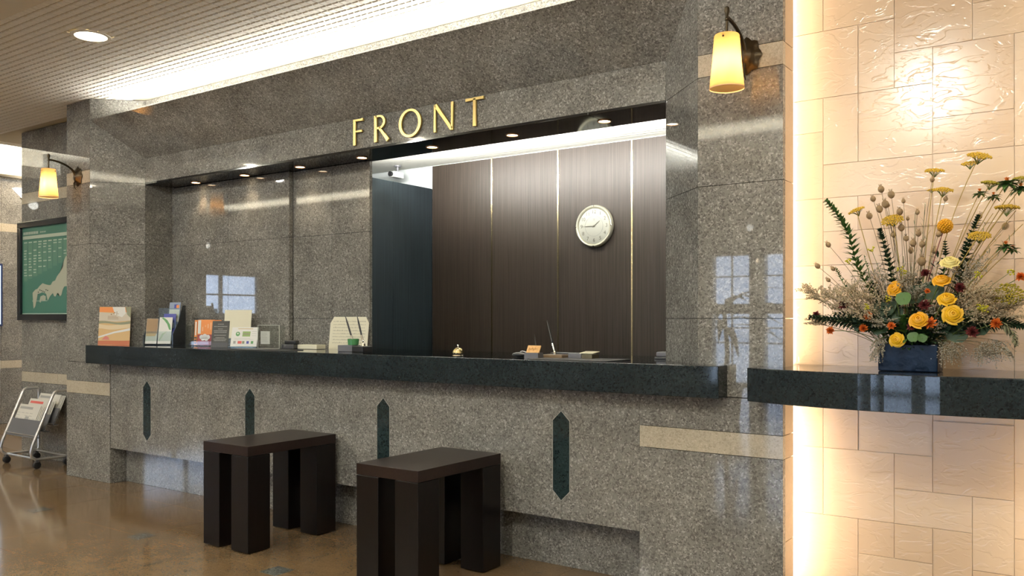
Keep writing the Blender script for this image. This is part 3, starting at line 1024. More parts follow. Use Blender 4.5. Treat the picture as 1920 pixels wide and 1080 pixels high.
obj('finial', MB().lathe([(0.0055, -0.075), (0.0055, -0.02), (0.009, -0.018), (0.009, -0.012), (0.005, -0.008), (0.008, 0.006), (0.011, 0.016), (0.010, 0.030), (0.004, 0.036), (0.0, 0.037)], 12, (0, -0.222, 0.104)), M['bronze'], wlm, True)
obj('scroll', MB().tube([(0, -0.02, -0.03), (0, -0.035, -0.055), (0.0, -0.03, -0.085), (0.0, -0.015, -0.10)], [0.006, 0.005, 0.004, 0.002], 6), M['bronze'], wlm, True)
ztp, zbt = 0.028, -0.180
shd = obj('shade', MB().lathe([(0.018, ztp + 0.001), (0.046, ztp), (0.0485, ztp - 0.005), (0.056, -0.08), (0.0665, zbt)], 40, (0, -0.222, 0)), M['shade'], wlm, True)
# open at the bottom: drop the end cap
me = shd.data
bm = bmesh.new()
bm.from_mesh(me)
bmesh.ops.delete(bm, geom=[f for f in bm.faces if len(f.verts) > 4], context='FACES')
bm.to_mesh(me)
bm.free()
obj('shade_rim', MB().lathe([(0.0655, zbt - 0.001), (0.0677, zbt - 0.001), (0.0672, zbt + 0.003), (0.0650, zbt + 0.003)], 40, (0, -0.222, 0), closed=True), mat('shade_rim', (0.85, 0.55, 0.30), 0.4), wlm, True)
for t in (0.6, 2.7, 4.8):
    obj('screw', MB().ball((0.049 * math.cos(t), -0.222 + 0.049 * math.sin(t), 0.012), 0.0045, 8, 5), M['bronze'], wlm)
obj('bulb', MB().ball((0, -0.222, -0.085), 0.020, 14, 9, (1, 1, 1.25)), M['bulb'], wlm, True)
obj('socket', MB().lathe([(0.013, -0.062), (0.016, -0.05), (0.016, 0.005), (0.013, 0.024)], 14, (0, -0.222, 0)), M['bronze'], wlm, True)
lamp2 = dup(wlm, (-6.43, YA, 2.27), 0, 'amber glass wall lamp with dark bronze bracket on the left granite pier')
for X in (-1.244, -6.43):
    lamp('bulb_lamp', 'POINT', (X, YA - 0.222, 2.185), 10, (1, 0.78, 0.48), radius=0.024)

# ------------------------------------------------------------------ wall clock
ck = onY(1117, 424.5, YO)
cl = thing('wall_clock', 'round cream wall clock with gold rim on the dark wood panelling', 'clock', (ck.x, YO - 0.003, ck.z))
R = 0.156
obj('case', MB().lathe([(R * 0.96, 0.0), (R, -0.006), (R, -0.020), (R * 0.97, -0.032), (R * 0.93, -0.036), (R * 0.88, -0.034), (R * 0.84, -0.026), (R * 0.83, -0.022)], 56, axis='y'), mat('clock_case', (0.62, 0.60, 0.46), 0.28, 0.55), cl, True)
obj('face', MB().lathe([(R * 0.84, -0.0235), (0.0, -0.0235)], 56, axis='y'), mat('clock_face', (0.50, 0.50, 0.42), 0.5), cl)
obj('minute_track', MB().lathe([(R * 0.475, -0.0242), (R * 0.485, -0.0242), (R * 0.485, -0.0236), (R * 0.475, -0.0236)], 48, axis='y', closed=True), M['ink_grey'], cl)
mdark = mat('clock_numeral', (0.17, 0.16, 0.12), 0.5)
for h in range(1, 13):
    a = PI / 2 - h * PI / 6
    cx_, cz_ = R * 0.675 * math.cos(a), R * 0.675 * math.sin(a)
    obj('numeral', text_mb(str(h), 0.038, 0.0004, lambda x, y, z: (cx_ + x, -0.0242 - z, cz_ + y)), mdark, cl)
def hand(ang, L, w0, name, dep):
    a = math.radians(90 - ang)
    c, s = math.cos(a), math.sin(a)
    poly = [(-0.014, -w0 * .6), (L * 0.5, -w0), (L, -w0 * .35), (L, w0 * .35), (L * 0.5, w0), (-0.014, w0 * .6)]
    obj(name, MB().prism([(u * c - v * s, u * s + v * c) for u, v in poly], lambda u, v, q: (u, q, v), dep - 0.001, dep), mdark, cl)
hand(52.5, 0.062, 0.0035, 'hour_hand', -0.0255)
hand(270, 0.092, 0.0025, 'minute_hand', -0.0275)
obj('hub', MB().lathe([(0.006, -0.0235), (0.006, -0.030), (0.0, -0.0305)], 16, axis='y'), mdark, cl, True)
obj('maker_mark', MB().box(-0.008, 0.008, -0.0241, -0.0236, 0.050, 0.054).box(-0.004, 0.004, -0.0241, -0.0236, 0.041, 0.046), M['ink_grey'], cl)
for a in (0, 1, 2, 3):
    t = a * PI / 2
    obj('rim_stud', MB().ball((R * 0.95 * math.cos(t), -0.034, R * 0.95 * math.sin(t)), 0.006, 8, 5), M['chrome'] if a != 3 else M['black'], cl, True)
obj('glass', MB().lathe([(R * 0.85, -0.031), (0.0, -0.033)], 40, axis='y'), clear_mat('clock_glass', (1, 1, 1), 0.06), cl, True)

# ------------------------------------------------------------------ ceiling camera in the office
cc = thing('security_camera', 'small white security camera hanging from the office ceiling', 'camera', (-4.995, 5.40, ZO))
obj('mount', MB().lathe([(0.03, 0.0), (0.03, -0.008), (0.009, -0.012), (0.008, -0.055)], 14), M['grey'], cc, True)
obj('housing', MB().box(-0.03, 0.03, -0.075, 0.05, -0.105, -0.055), mat('camera_housing', (0.45, 0.47, 0.45), 0.4), cc, bevel=0.008)
obj('lens', MB().lathe([(0.02, -0.075), (0.022, -0.095), (0.0, -0.096)], 14, (0, 0, -0.08), 'y'), M['black'], cc, True)

# ================================================================== things on the counter
def face_frame(loc, yaw, tilt=0.0):
    """local frame of an upright sheet: u to its right, v up along the sheet, w towards its reader"""
    return Matrix.Translation(Vector(loc)) @ Matrix.Rotation(yaw, 4, 'Z') @ Matrix.Rotation(-tilt, 4, 'X')


def quad(mb, u0, u1, v0, v1, w):
    """rectangle in the sheet (local x = u, z = v, y = -w is towards the reader)"""
    return mb.add([(u0, -w, v0), (u1, -w, v0), (u1, -w, v1), (u0, -w, v1)], [(0, 1, 2, 3)])


def sheet(parent, name, m, u0, u1, v0, v1, mtx, th=0.0015):
    return obj(name, MB(mtx).box(u0, u1, 0.0, th, v0, v1), m, parent)


def pr(parent, name, m, rects, mtx, w=0.0006):
    mb = MB(mtx)
    for u0, u1, v0, v1 in rects:
        quad(mb, u0, u1, v0, v1, w)
    o = obj(name, mb, m, parent)
    if len(rects) > 3:
        o['kind'] = 'stuff'
    return o


def poly_print(parent, name, m, poly, mtx, w=0.0007):
    mb = MB(mtx)
    mb.add([(u, -w, v) for u, v in poly], [tuple(range(len(poly)))])
    return obj(name, mb, m, parent)


def lines(u0, u1, v0, v1, n, r, h=0.0022, short=0.35):
    return [(u0, u0 + (u1 - u0) * (1 - short * r.random()), v0 + (v1 - v0) * k / max(1, n - 1) - h / 2, v0 + (v1 - v0) * k / max(1, n - 1) + h / 2) for k in range(n)]


RR = random.Random(11)
I4 = Matrix.Identity(4)
c_orange = mat('print_orange', (0.80, 0.28, 0.07), 0.5)
c_tan = mat('print_tan', (0.66, 0.44, 0.20), 0.5)
c_red = mat('print_red_brown', (0.55, 0.16, 0.07), 0.5)
c_rose = mat('print_rose', (0.62, 0.20, 0.17), 0.5)
c_olive = mat('print_olive', (0.26, 0.27, 0.17), 0.5)
c_green = mat('print_green', (0.10, 0.30, 0.10), 0.5)
c_blue = mat('print_blue', (0.06, 0.07, 0.33), 0.5)
c_steel = mat('print_steel_blue', (0.26, 0.32, 0.44), 0.5)
c_maroon = mat('print_maroon', (0.28, 0.045, 0.05), 0.5)
c_brown = mat('print_brown', (0.30, 0.19, 0.09), 0.5)
c_red2 = mat('print_red', (0.65, 0.12, 0.10), 0.5)
c_dark = mat('sign_board_dark', (0.030, 0.030, 0.026), 0.4)

# orange brochure leaning on the left splay
p0 = Vector((-6.060, 3.496, ZC))
yaw = math.radians(44)
t = thing('brochure', 'large orange landscape brochure leaning on the left granite pier', 'brochure', p0, yaw)
F = Matrix.Rotation(-math.radians(9), 4, 'X')
W2, Hh = 0.110, 0.283
sheet(t, 'cover', c_tan, -W2, W2, 0, Hh, F, 0.004)
wv = lambda a, b, ph, k=10: [(-W2 + 2 * W2 * i / k, a + b * math.sin(ph + i * 0.62)) for i in range(k + 1)]
def wave_band(name, m, v0, v1, b, ph, w):
    lo, hi = wv(v0, b, ph), wv(v1, b, ph + 0.5)
    poly_print(t, name, m, lo + hi[::-1], F, w)
wave_band('print', c_red, 0.001, 0.030, 0.0008, 0, 0.0006)
wave_band('print', c_orange, 0.242, 0.281, 0.001, 1, 0.0006)
poly_print(t, 'print', M['white'], [(-W2, 0.062), (-W2, 0.050), (0.0, 0.085), (W2, 0.105), (W2, 0.124), (0.0, 0.098)], F, 0.0009)
wave_band('print', mat('print_sand', (0.74, 0.60, 0.38), 0.5), 0.118, 0.150, 0.006, 2.0, 0.0007)
wave_band('print', c_olive, 0.155, 0.172, 0.006, 0.4, 0.0008)
wave_band('print', mat('print_haze', (0.62, 0.55, 0.44), 0.5), 0.176, 0.240, 0.004, 1.4, 0.0006)
poly_print(t, 'print', M['paper'], [(-0.02, 0.282), (0.068, 0.282), (0.075, 0.235), (0.05, 0.205), (0.0, 0.225)], F, 0.0009)
poly_print(t, 'print', c_olive, [(0.070, 0.282), (W2, 0.282), (W2, 0.200), (0.085, 0.225)], F, 0.0010)
poly_print(t, 'print', c_rose, [(-0.085, 0.038), (-0.06, 0.066), (-0.04, 0.058), (-0.03, 0.036)], F, 0.0011)
pr(t, 'title', c_brown, [(-0.03 + 0.012 * k + 0.004 * (k % 2), -0.022 + 0.012 * k, 0.222 + 0.006 * ((k * 7) % 3), 0.231 + 0.006 * ((k * 5) % 4)) for k in range(5)] + lines(-0.05, 0.04, 0.192, 0.212, 3, RR, 0.003), F, 0.0013)

# stepped brochure rack with leaflets
rk = onY(297, 646, 3.66)
yr = math.radians(28)
rack = thing('brochure_rack', 'stepped dark acrylic brochure rack at the left end of the counter', 'brochure rack', (rk.x + 0.02, 3.665, ZC), yr)
hs = MB()
for k in range(3):
    hs.box(-0.105 + 0.062 * (k > 0), 0.118, 0.045 * k - 0.04, 0.045 * k - 0.037, 0.03 + 0.085 * k, 0.10 + 0.085 * k)
obj('pocket_front', hs, M['clear_edge'], rack)
sd = MB()
sd.prism([(-0.045, 0.0), (0.14, 0.0), (0.14, 0.29), (0.10, 0.29), (0.04, 0.17), (-0.045, 0.08)], lambda u, v, q: (q, u, v), 0.116, 0.120)
sd.prism([(-0.045, 0.0), (0.14, 0.0), (0.14, 0.16), (0.04, 0.14), (-0.045, 0.07)], lambda u, v, q: (q, u, v), -0.110, -0.106)
obj('side', sd, mat('smoked_acrylic', (0.03, 0.035, 0.04), 0.15), rack)
obj('base', MB().box(-0.106, 0.116, -0.045, 0.14, 0.0, 0.008).box(-0.106, 0.116, 0.136, 0.14, 0.0, 0.2), M['clear_edge'], rack)
RM = Matrix.Translation(Vector((rk.x + 0.02, 3.665, ZC))) @ Matrix.Rotation(yr, 4, 'Z')
def leaflet(lx, ly, lz, w, h, label, base_m, prints, tilt=10):
    p = RM @ Vector((lx, ly, lz))
    q = thing('leaflet', label, 'leaflet', p, yr, 'leaflets in the stepped rack')
    f = Matrix.Rotation(-math.radians(tilt), 4, 'X')
    sheet(q, 'cover', base_m, -w / 2, w / 2, 0, h, f, 0.004)
    for k, (m_, poly) in enumerate(prints):
        poly_print(q, 'print', m_, poly, f, 0.0006 + 0.0002 * k)
    return q
leaflet(-0.058, -0.036, 0.010, 0.088, 0.185, 'brown and white leaflet, front left in the stepped rack', M['paper'], [(c_brown, [(-0.043, 0.075), (0.043, 0.075), (0.043, 0.184), (-0.043, 0.184)]), (c_tan, [(-0.04, 0.055), (0.03, 0.055), (0.04, 0.075), (-0.043, 0.075)])])
leaflet(0.045, -0.036, 0.010, 0.100, 0.195, 'white leaflet with a green leaf curve, front right in the stepped rack', M['paper'], [(c_green, [(-0.035, 0.190), (-0.02, 0.193), (0.01, 0.175), (0.035, 0.140), (0.045, 0.100), (0.030, 0.105), (0.012, 0.145), (-0.015, 0.175)]), (mat('print_pale_green', (0.55, 0.62, 0.45), 0.5), [(-0.045, 0.02), (-0.02, 0.075), (0.02, 0.095), (-0.005, 0.07), (-0.035, 0.02)])])
leaflet(0.055, 0.008, 0.075, 0.095, 0.155, 'deep blue leaflet on the middle step of the rack', c_blue, [(c_steel, [(-0.04, 0.05), (0.04, 0.05), (0.04, 0.09), (-0.04, 0.09)])])
leaflet(0.068, 0.056, 0.150, 0.085, 0.165, 'grey blue leaflet with orange picture on the top step of the rack', c_steel, [(M['paper'], [(-0.04, 0.02), (0.038, 0.02), (0.038, 0.112), (-0.04, 0.112)]), (c_blue, [(-0.005, 0.12), (0.02, 0.12), (0.02, 0.15), (-0.005, 0.15)]), (c_orange, [(0.012, 0.122), (0.034, 0.122), (0.034, 0.145), (0.012, 0.145)])])

def stand_at(px, py, Y):
    p = onY(px, py, Y)
    return Vector((p.x, Y, ZC))

# clear holder with orange booklets
yb = math.radians(26)
hp = stand_at(385, 650, 3.70)
hold = thing('acrylic_holder', 'clear acrylic holder carrying orange booklets on the counter', 'brochure holder', hp, yb)
obj('panel', MB().box(-0.125, -0.122, -0.05, 0.05, 0.0, 0.145).box(-0.085, -0.082, -0.05, 0.05, 0.0, 0.145).box(0.118, 0.121, -0.05, 0.05, 0, 0.145), M['clear_edge'], hold)
obj('base', MB().box(-0.125, 0.121, -0.05, 0.05, 0, 0.004).box(-0.125, 0.121, -0.05, -0.047, 0.0, 0.035), M['clear'], hold)
HM = Matrix.Translation(hp) @ Matrix.Rotation(yb, 4, 'Z')
def booklet(lx, ly, w, h, label, base_m, prints, tilt=5, th=0.006):
    p = HM @ Vector((lx, ly, 0.0056))
    q = thing('booklet', label, 'booklet', p, yb, 'orange booklets in the clear holder')
    f = Matrix.Rotation(-math.radians(tilt), 4, 'X')
    sheet(q, 'cover', base_m, -w / 2, w / 2, 0, h, f, th)
    for k, (m_, rects) in enumerate(prints):
        pr(q, 'print', m_, rects, f, 0.0006 + 0.0002 * k)
    return q
for k, nm in enumerate(('left', 'right')):
    booklet(-0.066 + 0.0235 * k, -0.02, 0.020, 0.178, 'narrow orange booklet with white stripe, %s one of the pair in the clear holder' % nm, c_orange, [(M['paper'], [(-0.005, 0.005, 0.07, 0.165)]), (M['ink'], [(-0.008, 0.008, 0.01 + 0.018 * z, 0.022 + 0.018 * z) for z in range(3)])])
b1 = booklet(0.020, -0.034, 0.125, 0.180, 'orange booklet with white cloud badge and maroon foot in the clear holder', c_orange, [(c_maroon, [(-0.0625, 0.0625, 0.0, 0.076)]), (M['paper'], [(-0.062, -0.04, 0.082, 0.176)]), (mat('print_pale_orange', (0.85, 0.50, 0.28), 0.5), [(-0.03 + 0.02 * k, -0.022 + 0.02 * k, 0.10 + 0.01 * ((k * 3) % 4), 0.13 + 0.01 * ((k * 5) % 4)) for k in range(4)])])
f = Matrix.Rotation(-math.radians(5), 4, 'X')
cloud = MB(f)
for u, v, r in ((-0.032, 0.058, 0.016), (-0.008, 0.062, 0.019), (0.016, 0.058, 0.016), (-0.022, 0.046, 0.014), (0.004, 0.045, 0.015)):
    cloud.add([(u + r * math.cos(a * PI / 6), -0.0016, v + r * math.sin(a * PI / 6)) for a in range(12)], [tuple(range(12))])
obj('badge', cloud, M['white'], b1)
booklet(0.075, 0.0, 0.075, 0.178, 'orange booklet with dark picture behind the black sign', c_orange, [(M['ink'], [(-0.005, 0.02, 0.13, 0.165), (0.024, 0.034, 0.12, 0.16)])])

# blank cream card on a stand behind
cp = stand_at(444, 648, 3.80)
cd = thing('card_stand', 'tall blank cream card standing at the back of the counter', 'sign', cp, math.radians(30))
f = Matrix.Translation((0, 0, 0.055)) @ Matrix.Rotation(-math.radians(8), 4, 'X')
sheet(cd, 'card', M['cream_paper'], -0.097, 0.097, 0, 0.200, f, 0.003)
obj('stand', MB().box(-0.06, 0.06, -0.03, 0.05, 0, 0.006).box(-0.06, 0.06, 0.0, 0.004, 0, 0.06), M['clear_edge'], cd)

# black sign board with rows of white print
bp = stand_at(411, 652, 3.52)
bs = thing('sign_card', 'small black sign card with rows of white print on the counter', 'sign', bp, math.radians(30))
f = Matrix.Rotation(-math.radians(10), 4, 'X')
sheet(bs, 'board', c_dark, -0.058, 0.058, 0, 0.180, f, 0.004)
obj('foot', MB().box(-0.05, 0.05, 0.0, 0.06, 0, 0.003), c_dark, bs)
rows = []
for v, L, n in ((0.158, 0.02, 1), (0.143, 0.045, 1), (0.126, 0.016, 1), (0.114, 0.045, 1), (0.104, 0.042, 1), (0.084, 0.040, 1), (0.068, 0.030, 1), (0.058, 0.045, 1), (0.048, 0.04, 1)):
    k = -L
    while k < L:
        q = RR.uniform(0.003, 0.008)
        rows.append((k, min(L, k + q), v - 0.0018, v + 0.0018))
        k += q + 0.0022
pr(bs, 'lettering', mat('sign_lettering', (0.45, 0.45, 0.42), 0.6), rows, f)
pr(bs, 'print', M['dark_grey'], [(-0.056, 0.056, 0.004, 0.036)], f)

# white sign with green emblems in a clear block
wp_ = stand_at(456, 652, 3.56)
ws_ = thing('sign_card', 'white card with green emblems and a row of small payment marks', 'sign', wp_, math.radians(24))
f = Matrix.Translation((0, 0, 0.012)) @ Matrix.Rotation(-math.radians(14), 4, 'X')
sheet(ws_, 'card', M['paper'], -0.093, 0.093, 0, 0.128, f, 0.003)
obj('base', MB().box(-0.1, 0.1, -0.02, 0.05, 0, 0.012), M['clear_edge'], ws_)
poly_print(ws_, 'emblem', c_green, [(-0.048 + 0.015 * math.cos(a * PI / 8), 0.083 + 0.015 * math.sin(a * PI / 8)) for a in range(16)], f)
poly_print(ws_, 'emblem', M['paper'], [(-0.048 + 0.006 * math.cos(a * PI / 4), 0.086 + 0.006 * math.sin(a * PI / 4)) for a in range(8)], f, 0.001)
pr(ws_, 'emblem', mat('print_leaf_green', (0.25, 0.38, 0.12), 0.5), [(-0.015, 0.040, 0.066, 0.100)], f)
pr(ws_, 'print', c_olive, [(-0.012, 0.036, 0.078, 0.088)], f, 0.001)
pr(ws_, 'heading', mat('print_gold', (0.60, 0.45, 0.25), 0.6), [(-0.05, 0.055, 0.115, 0.120)], f)
pr(ws_, 'print', M['ink_grey'], lines(0.05, 0.085, 0.072, 0.100, 3, RR, 0.0012) + lines(-0.07, 0.07, 0.046, 0.054, 2, RR, 0.0012), f)
for k, m_ in enumerate((M['ink_grey'], c_red2, c_olive, c_blue, c_green)):
    pr(ws_, 'payment_mark', m_, [(-0.074 + 0.031 * k, -0.074 + 0.031 * k + (0.028 if k == 1 else 0.017), 0.018, 0.036)], f)

# clear box with a small notice
xp = stand_at(509, 652, 3.62)
xb = thing('acrylic_box', 'clear acrylic box holding a small notice card', 'box', xp, math.radians(14))
bx = MB()
for q in ((-0.082, 0.082, -0.03, -0.027, 0, 0.150), (-0.082, 0.082, 0.027, 0.03, 0, 0.150), (-0.082, -0.079, -0.027, 0.027, 0, 0.150), (0.079, 0.082, -0.027, 0.027, 0, 0.150), (-0.079, 0.079, -0.027, 0.027, 0, 0.003)):
    bx.box(*q)
obj('walls', bx, M['clear'], xb)
eb = MB()
for u in (-0.082, 0.082):
    eb.box(u - 0.0015, u + 0.0015, -0.0315, -0.0285, 0, 0.151)
eb.box(-0.082, 0.082, -0.0315, -0.0285, 0.149, 0.152).box(-0.082, 0.082, -0.0315, -0.0285, 0.0, 0.004)
obj('edges', eb, mat('acrylic_edge_light', (0.50, 0.52, 0.46), 0.2), xb)
nt_ = tag(obj('notice_card', MB(Matrix.Translation(xp) @ Matrix.Rotation(math.radians(14), 4, 'Z')).box(-0.070, 0.0, -0.018, -0.0165, 0.03, 0.112), M['paper']), 'small printed notice card inside the clear acrylic box', 'card')
pr(nt_, 'print', M['ink_grey'], lines(-0.062, -0.01, 0.045, 0.1, 7, RR, 0.0015), Matrix.Translation(xp) @ Matrix.Rotation(math.radians(14), 4, 'Z') @ Matrix.Translation((0, -0.0182, 0)), 0.0002)

# stapler-like dark block, white block, mat
q = stand_at(545, 653, 3.66)
sp_ = thing('desk_punch', 'small dark grey desk punch beside the clear box', 'office tool', q, math.radians(8))
obj('base', MB().box(-0.055, 0.045, -0.025, 0.025, 0, 0.030), M['dark_grey'], sp_, bevel=0.004)
obj('lever', MB().box(-0.038, 0.055, -0.018, 0.02, 0.031, 0.055), M['black'], sp_, bevel=0.006)
q = stand_at(584, 653, 3.72)
tag(obj('paper_block', MB(Matrix.Translation(q) @ Matrix.Rotation(math.radians(4), 4, 'Z')).box(-0.082, 0.082, -0.04, 0.04, 0.0015, 0.028), M['cream_paper'], bevel=0.0015), 'low cream block of paper on the counter', 'paper')
q = stand_at(505, 656, 3.47)
mt = tag(obj('counter_mat', MB().box(q.x - 0.28, q.x + 0.22, 3.372, 3.55, ZC + 0.0003, ZC + 0.004), M['black'], bevel=0.002), 'flat dark mat under the left end of the display cards', 'mat')
q = stand_at(1100, 676, 3.47)
tag(obj('counter_mat', MB().box(q.x - 0.27, q.x + 0.16, 3.375, 3.60, ZC + 0.0003, ZC + 0.004), M['black'], bevel=0.002), 'flat dark mat at the right end of the counter near the pen rest', 'mat')

# calendar-like sheet leaning on the inner wall
a_, b_ = onY(616, 660, 3.86), onY(688, 660, 3.86)
pl_ = thing('notice_sheet', 'cream notice sheet with clipped corners and rows of small print', 'notice', ((a_.x + b_.x) / 2, 3.86, ZC))
W2 = (b_.x - a_.x) / 2
Hh = 0.205
f = Matrix.Rotation(-math.radians(6), 4, 'X')
poly = [(-W2, 0), (W2, 0), (W2, Hh - 0.04), (W2 - 0.03, Hh), (-W2 + 0.03, Hh), (-W2, Hh - 0.04)]
obj('sheet', MB(f).prism(poly, lambda u, v, w_: (u, w_, v), 0.0, 0.002), M['cream_paper'], pl_)
rr = []
for k in range(8):
    v = 0.035 + 0.0195 * k
    u = -W2 + 0.03
    while u < W2 - 0.03:
        q = RR.uniform(0.004, 0.010)
        rr.append((u, min(u + q, W2 - 0.025), v, v + RR.uniform(0.004, 0.009)))
        u += q + 0.005
pr(pl_, 'print', mat('faint_print', (0.50, 0.47, 0.34), 0.7), rr, f)

# pen stands
def pen(loc, tip_to, r, label, clip=False, cols=None):
    t_ = thing('pen', label, 'pen', loc)
    d = Vector(tip_to) - Vector(loc)
    L = d.length
    dn = d.normalized()
    obj('barrel', MB().tube([dn * 0.0, dn * L * 0.55, dn * L * 0.8, dn * L], [r * 0.9, r * 1.1, r, r * 0.45], 10), cols or M['black'], t_, True)
    obj('grip', MB().tube([dn * 0.001, dn * L * 0.12, dn * L * 0.30], [r * 0.6, r * 1.2, r * 1.18], 10), M['chrome'], t_, True)
    return t_
sb = stand_at(664, 660, 3.56)
ps = thing('pen_rest', 'grey and black desk pen rest below the two slanting black pens', 'pen holder', sb)
obj('block', MB().box(-0.105, 0.015, -0.03, 0.04, 0, 0.038), M['grey'], ps, bevel=0.003)
obj('tray', MB().box(0.016, 0.105, -0.035, 0.045, 0, 0.034), M['black'], ps, bevel=0.004)
obj('socket', MB().lathe([(0.012, 0.034), (0.011, 0.046), (0.007, 0.054)], 14, (0.075, 0.0, 0)), M['chrome'], ps, True)
tape = thing('green_cup', 'small translucent green cup on the grey pen rest', 'cup', (sb.x - 0.012, 3.565, ZC + 0.0385))
obj('cup', MB().lathe([(0.026, 0.0), (0.031, 0.002), (0.033, 0.036), (0.030, 0.037), (0.028, 0.006), (0.0, 0.005)], 24), mat('green_resin', (0.13, 0.42, 0.16), 0.12, trans=0.35), tape, True)
pA = onY(648, 594, 3.60)
pen((sb.x - 0.012, 3.568, ZC + 0.046), (pA.x, 3.60, pA.z), 0.0052, 'black desk pen standing in the green cup')
pB = onY(670, 594, 3.60)
pen((sb.x + 0.075, 3.56, ZC + 0.050), (pB.x, 3.60, pB.z), 0.0052, 'black desk pen standing in the chrome socket beside the green cup')

# call bell
q = stand_at(859, 669, 3.42)
bl = thing('call_bell', 'polished gold call bell at the middle of the counter', 'bell', q)
obj('base', MB().lathe([(0.030, 0.0), (0.032, 0.004), (0.029, 0.010), (0.018, 0.013), (0.0, 0.0135)], 32), M['chrome'], bl, True)
obj('dome', MB().lathe([(0.0275, 0.016), (0.029, 0.018), (0.0285, 0.026), (0.024, 0.036), (0.016, 0.043), (0.006, 0.0462), (0.0, 0.0465)], 32), mat('bell_gold', (0.90, 0.76, 0.42), 0.08, 1.0), bl, True)
obj('button', MB().lathe([(0.003, 0.046), (0.003, 0.054), (0.0055, 0.056), (0.0045, 0.060), (0.0, 0.061)], 14), M['chrome'], bl, True)

# right-hand group: stand with wooden plate, pen sets
q = stand_at(1002, 669, 3.47)
wd = thing('wooden_plate', 'small slanted wooden name plate on a grey block', 'sign', q, math.radians(6))
obj('block', MB().prism([(-0.03, 0), (0.03, 0), (0.022, 0.028), (-0.03, 0.028)], lambda u, v, w_: (w_, u, v), -0.040, 0.035), M['grey'], wd)
f = Matrix.Translation((0, -0.022, 0.029)) @ Matrix.Rotation(-math.radians(32), 4, 'X')
sheet(wd, 'plate', mat('plate_wood', (0.66, 0.36, 0.12), 0.45, vary=(60, (0.76, 0.47, 0.20))), -0.034, 0.036, 0, 0.040, f, 0.005)
cm = mat('carved_mark', (0.42, 0.20, 0.05), 0.6)
pr(wd, 'carved_mark', cm, [(-0.024 + 0.008 * k, -0.019 + 0.008 * k, 0.012 + 0.003 * (k % 3), 0.027 - 0.004 * (k % 2)) for k in range(6)], f)
q2 = stand_at(973, 665, 3.55)
tag(obj('desk_phone_rest', MB(Matrix.Translation(q2)).ball((0, 0, 0.0125), 0.0125, 14, 7, (3.0, 2.4, 1.0)), M['black'], None, True), 'low rounded black dish left of the wooden name plate', 'dish')
q3 = stand_at(981, 659, 3.56)
tag(obj('white_clip', MB(Matrix.Translation(Vector((q3.x, 3.56, ZC + 0.0255)))).tube([(-0.018, 0, 0.001), (-0.006, 0, 0.005), (0.008, 0, 0.003), (0.018, 0, 0.0)], 0.0022, 8), M['white'], None, True), 'small white clip lying on the black dish', 'clip')
q = stand_at(1040, 667, 3.56)
pb = thing('pen_rest', 'brown desk pen rest to the right of the wooden name plate', 'pen holder', q)
obj('base', MB().box(-0.055, 0.062, -0.035, 0.035, 0, 0.018), mat('rest_brown', (0.20, 0.135, 0.075), 0.3), pb, bevel=0.004)
obj('socket', MB().lathe([(0.008, 0.018), (0.0075, 0.028), (0.006, 0.034)], 12, (0.0, 0, 0)), M['chrome'], pb, True)
obj('back_tray', MB().box(-0.05, 0.12, 0.037, 0.10, 0, 0.026), M['dark_grey'], pb, bevel=0.003)
pC = onY(1026, 601, 3.58)
pen((q.x, 3.56, ZC + 0.024), (pC.x, 3.58, pC.z), 0.0050, 'black desk pen with gold neck in the brown rest')
pD = onY(1002, 627, 3.60)
pen((onY(1008, 650, 3.575).x, 3.575, ZC + 0.004), (pD.x, 3.60, pD.z), 0.0030, 'short thin pen behind the wooden name plate')
q = stand_at(1092, 668, 3.56)
gb = thing('card_box', 'low grey box with a pale card on top, right of the pen rest', 'box', q)
obj('box', MB().box(-0.062, 0.010, -0.03, 0.04, 0, 0.027), M['grey'], gb, bevel=0.002)
obj('lid', MB().box(0.011, 0.068, -0.028, 0.04, 0, 0.024), mat('box_brown', (0.10, 0.085, 0.05), 0.4), gb, bevel=0.002)
obj('card', MB(Matrix.Translation((0.035, 0.005, 0.030)) @ Matrix.Rotation(math.radians(6), 4, 'X')).box(-0.037, 0.037, -0.028, 0.034, 0, 0.003), M['cream_paper'], gb)
gx = thing('card_terminal', 'small grey terminal at the right end of the counter, half behind the pillar', 'terminal', (-1.786, 3.80, ZC))
obj('body', MB().box(-0.028, 0.040, -0.035, 0.035, 0.0105, 0.034), M['grey'], gx, bevel=0.006)
obj('foot', MB().box(-0.031, 0.043, -0.045, 0.045, 0, 0.010), M['dark_grey'], gx, bevel=0.003)

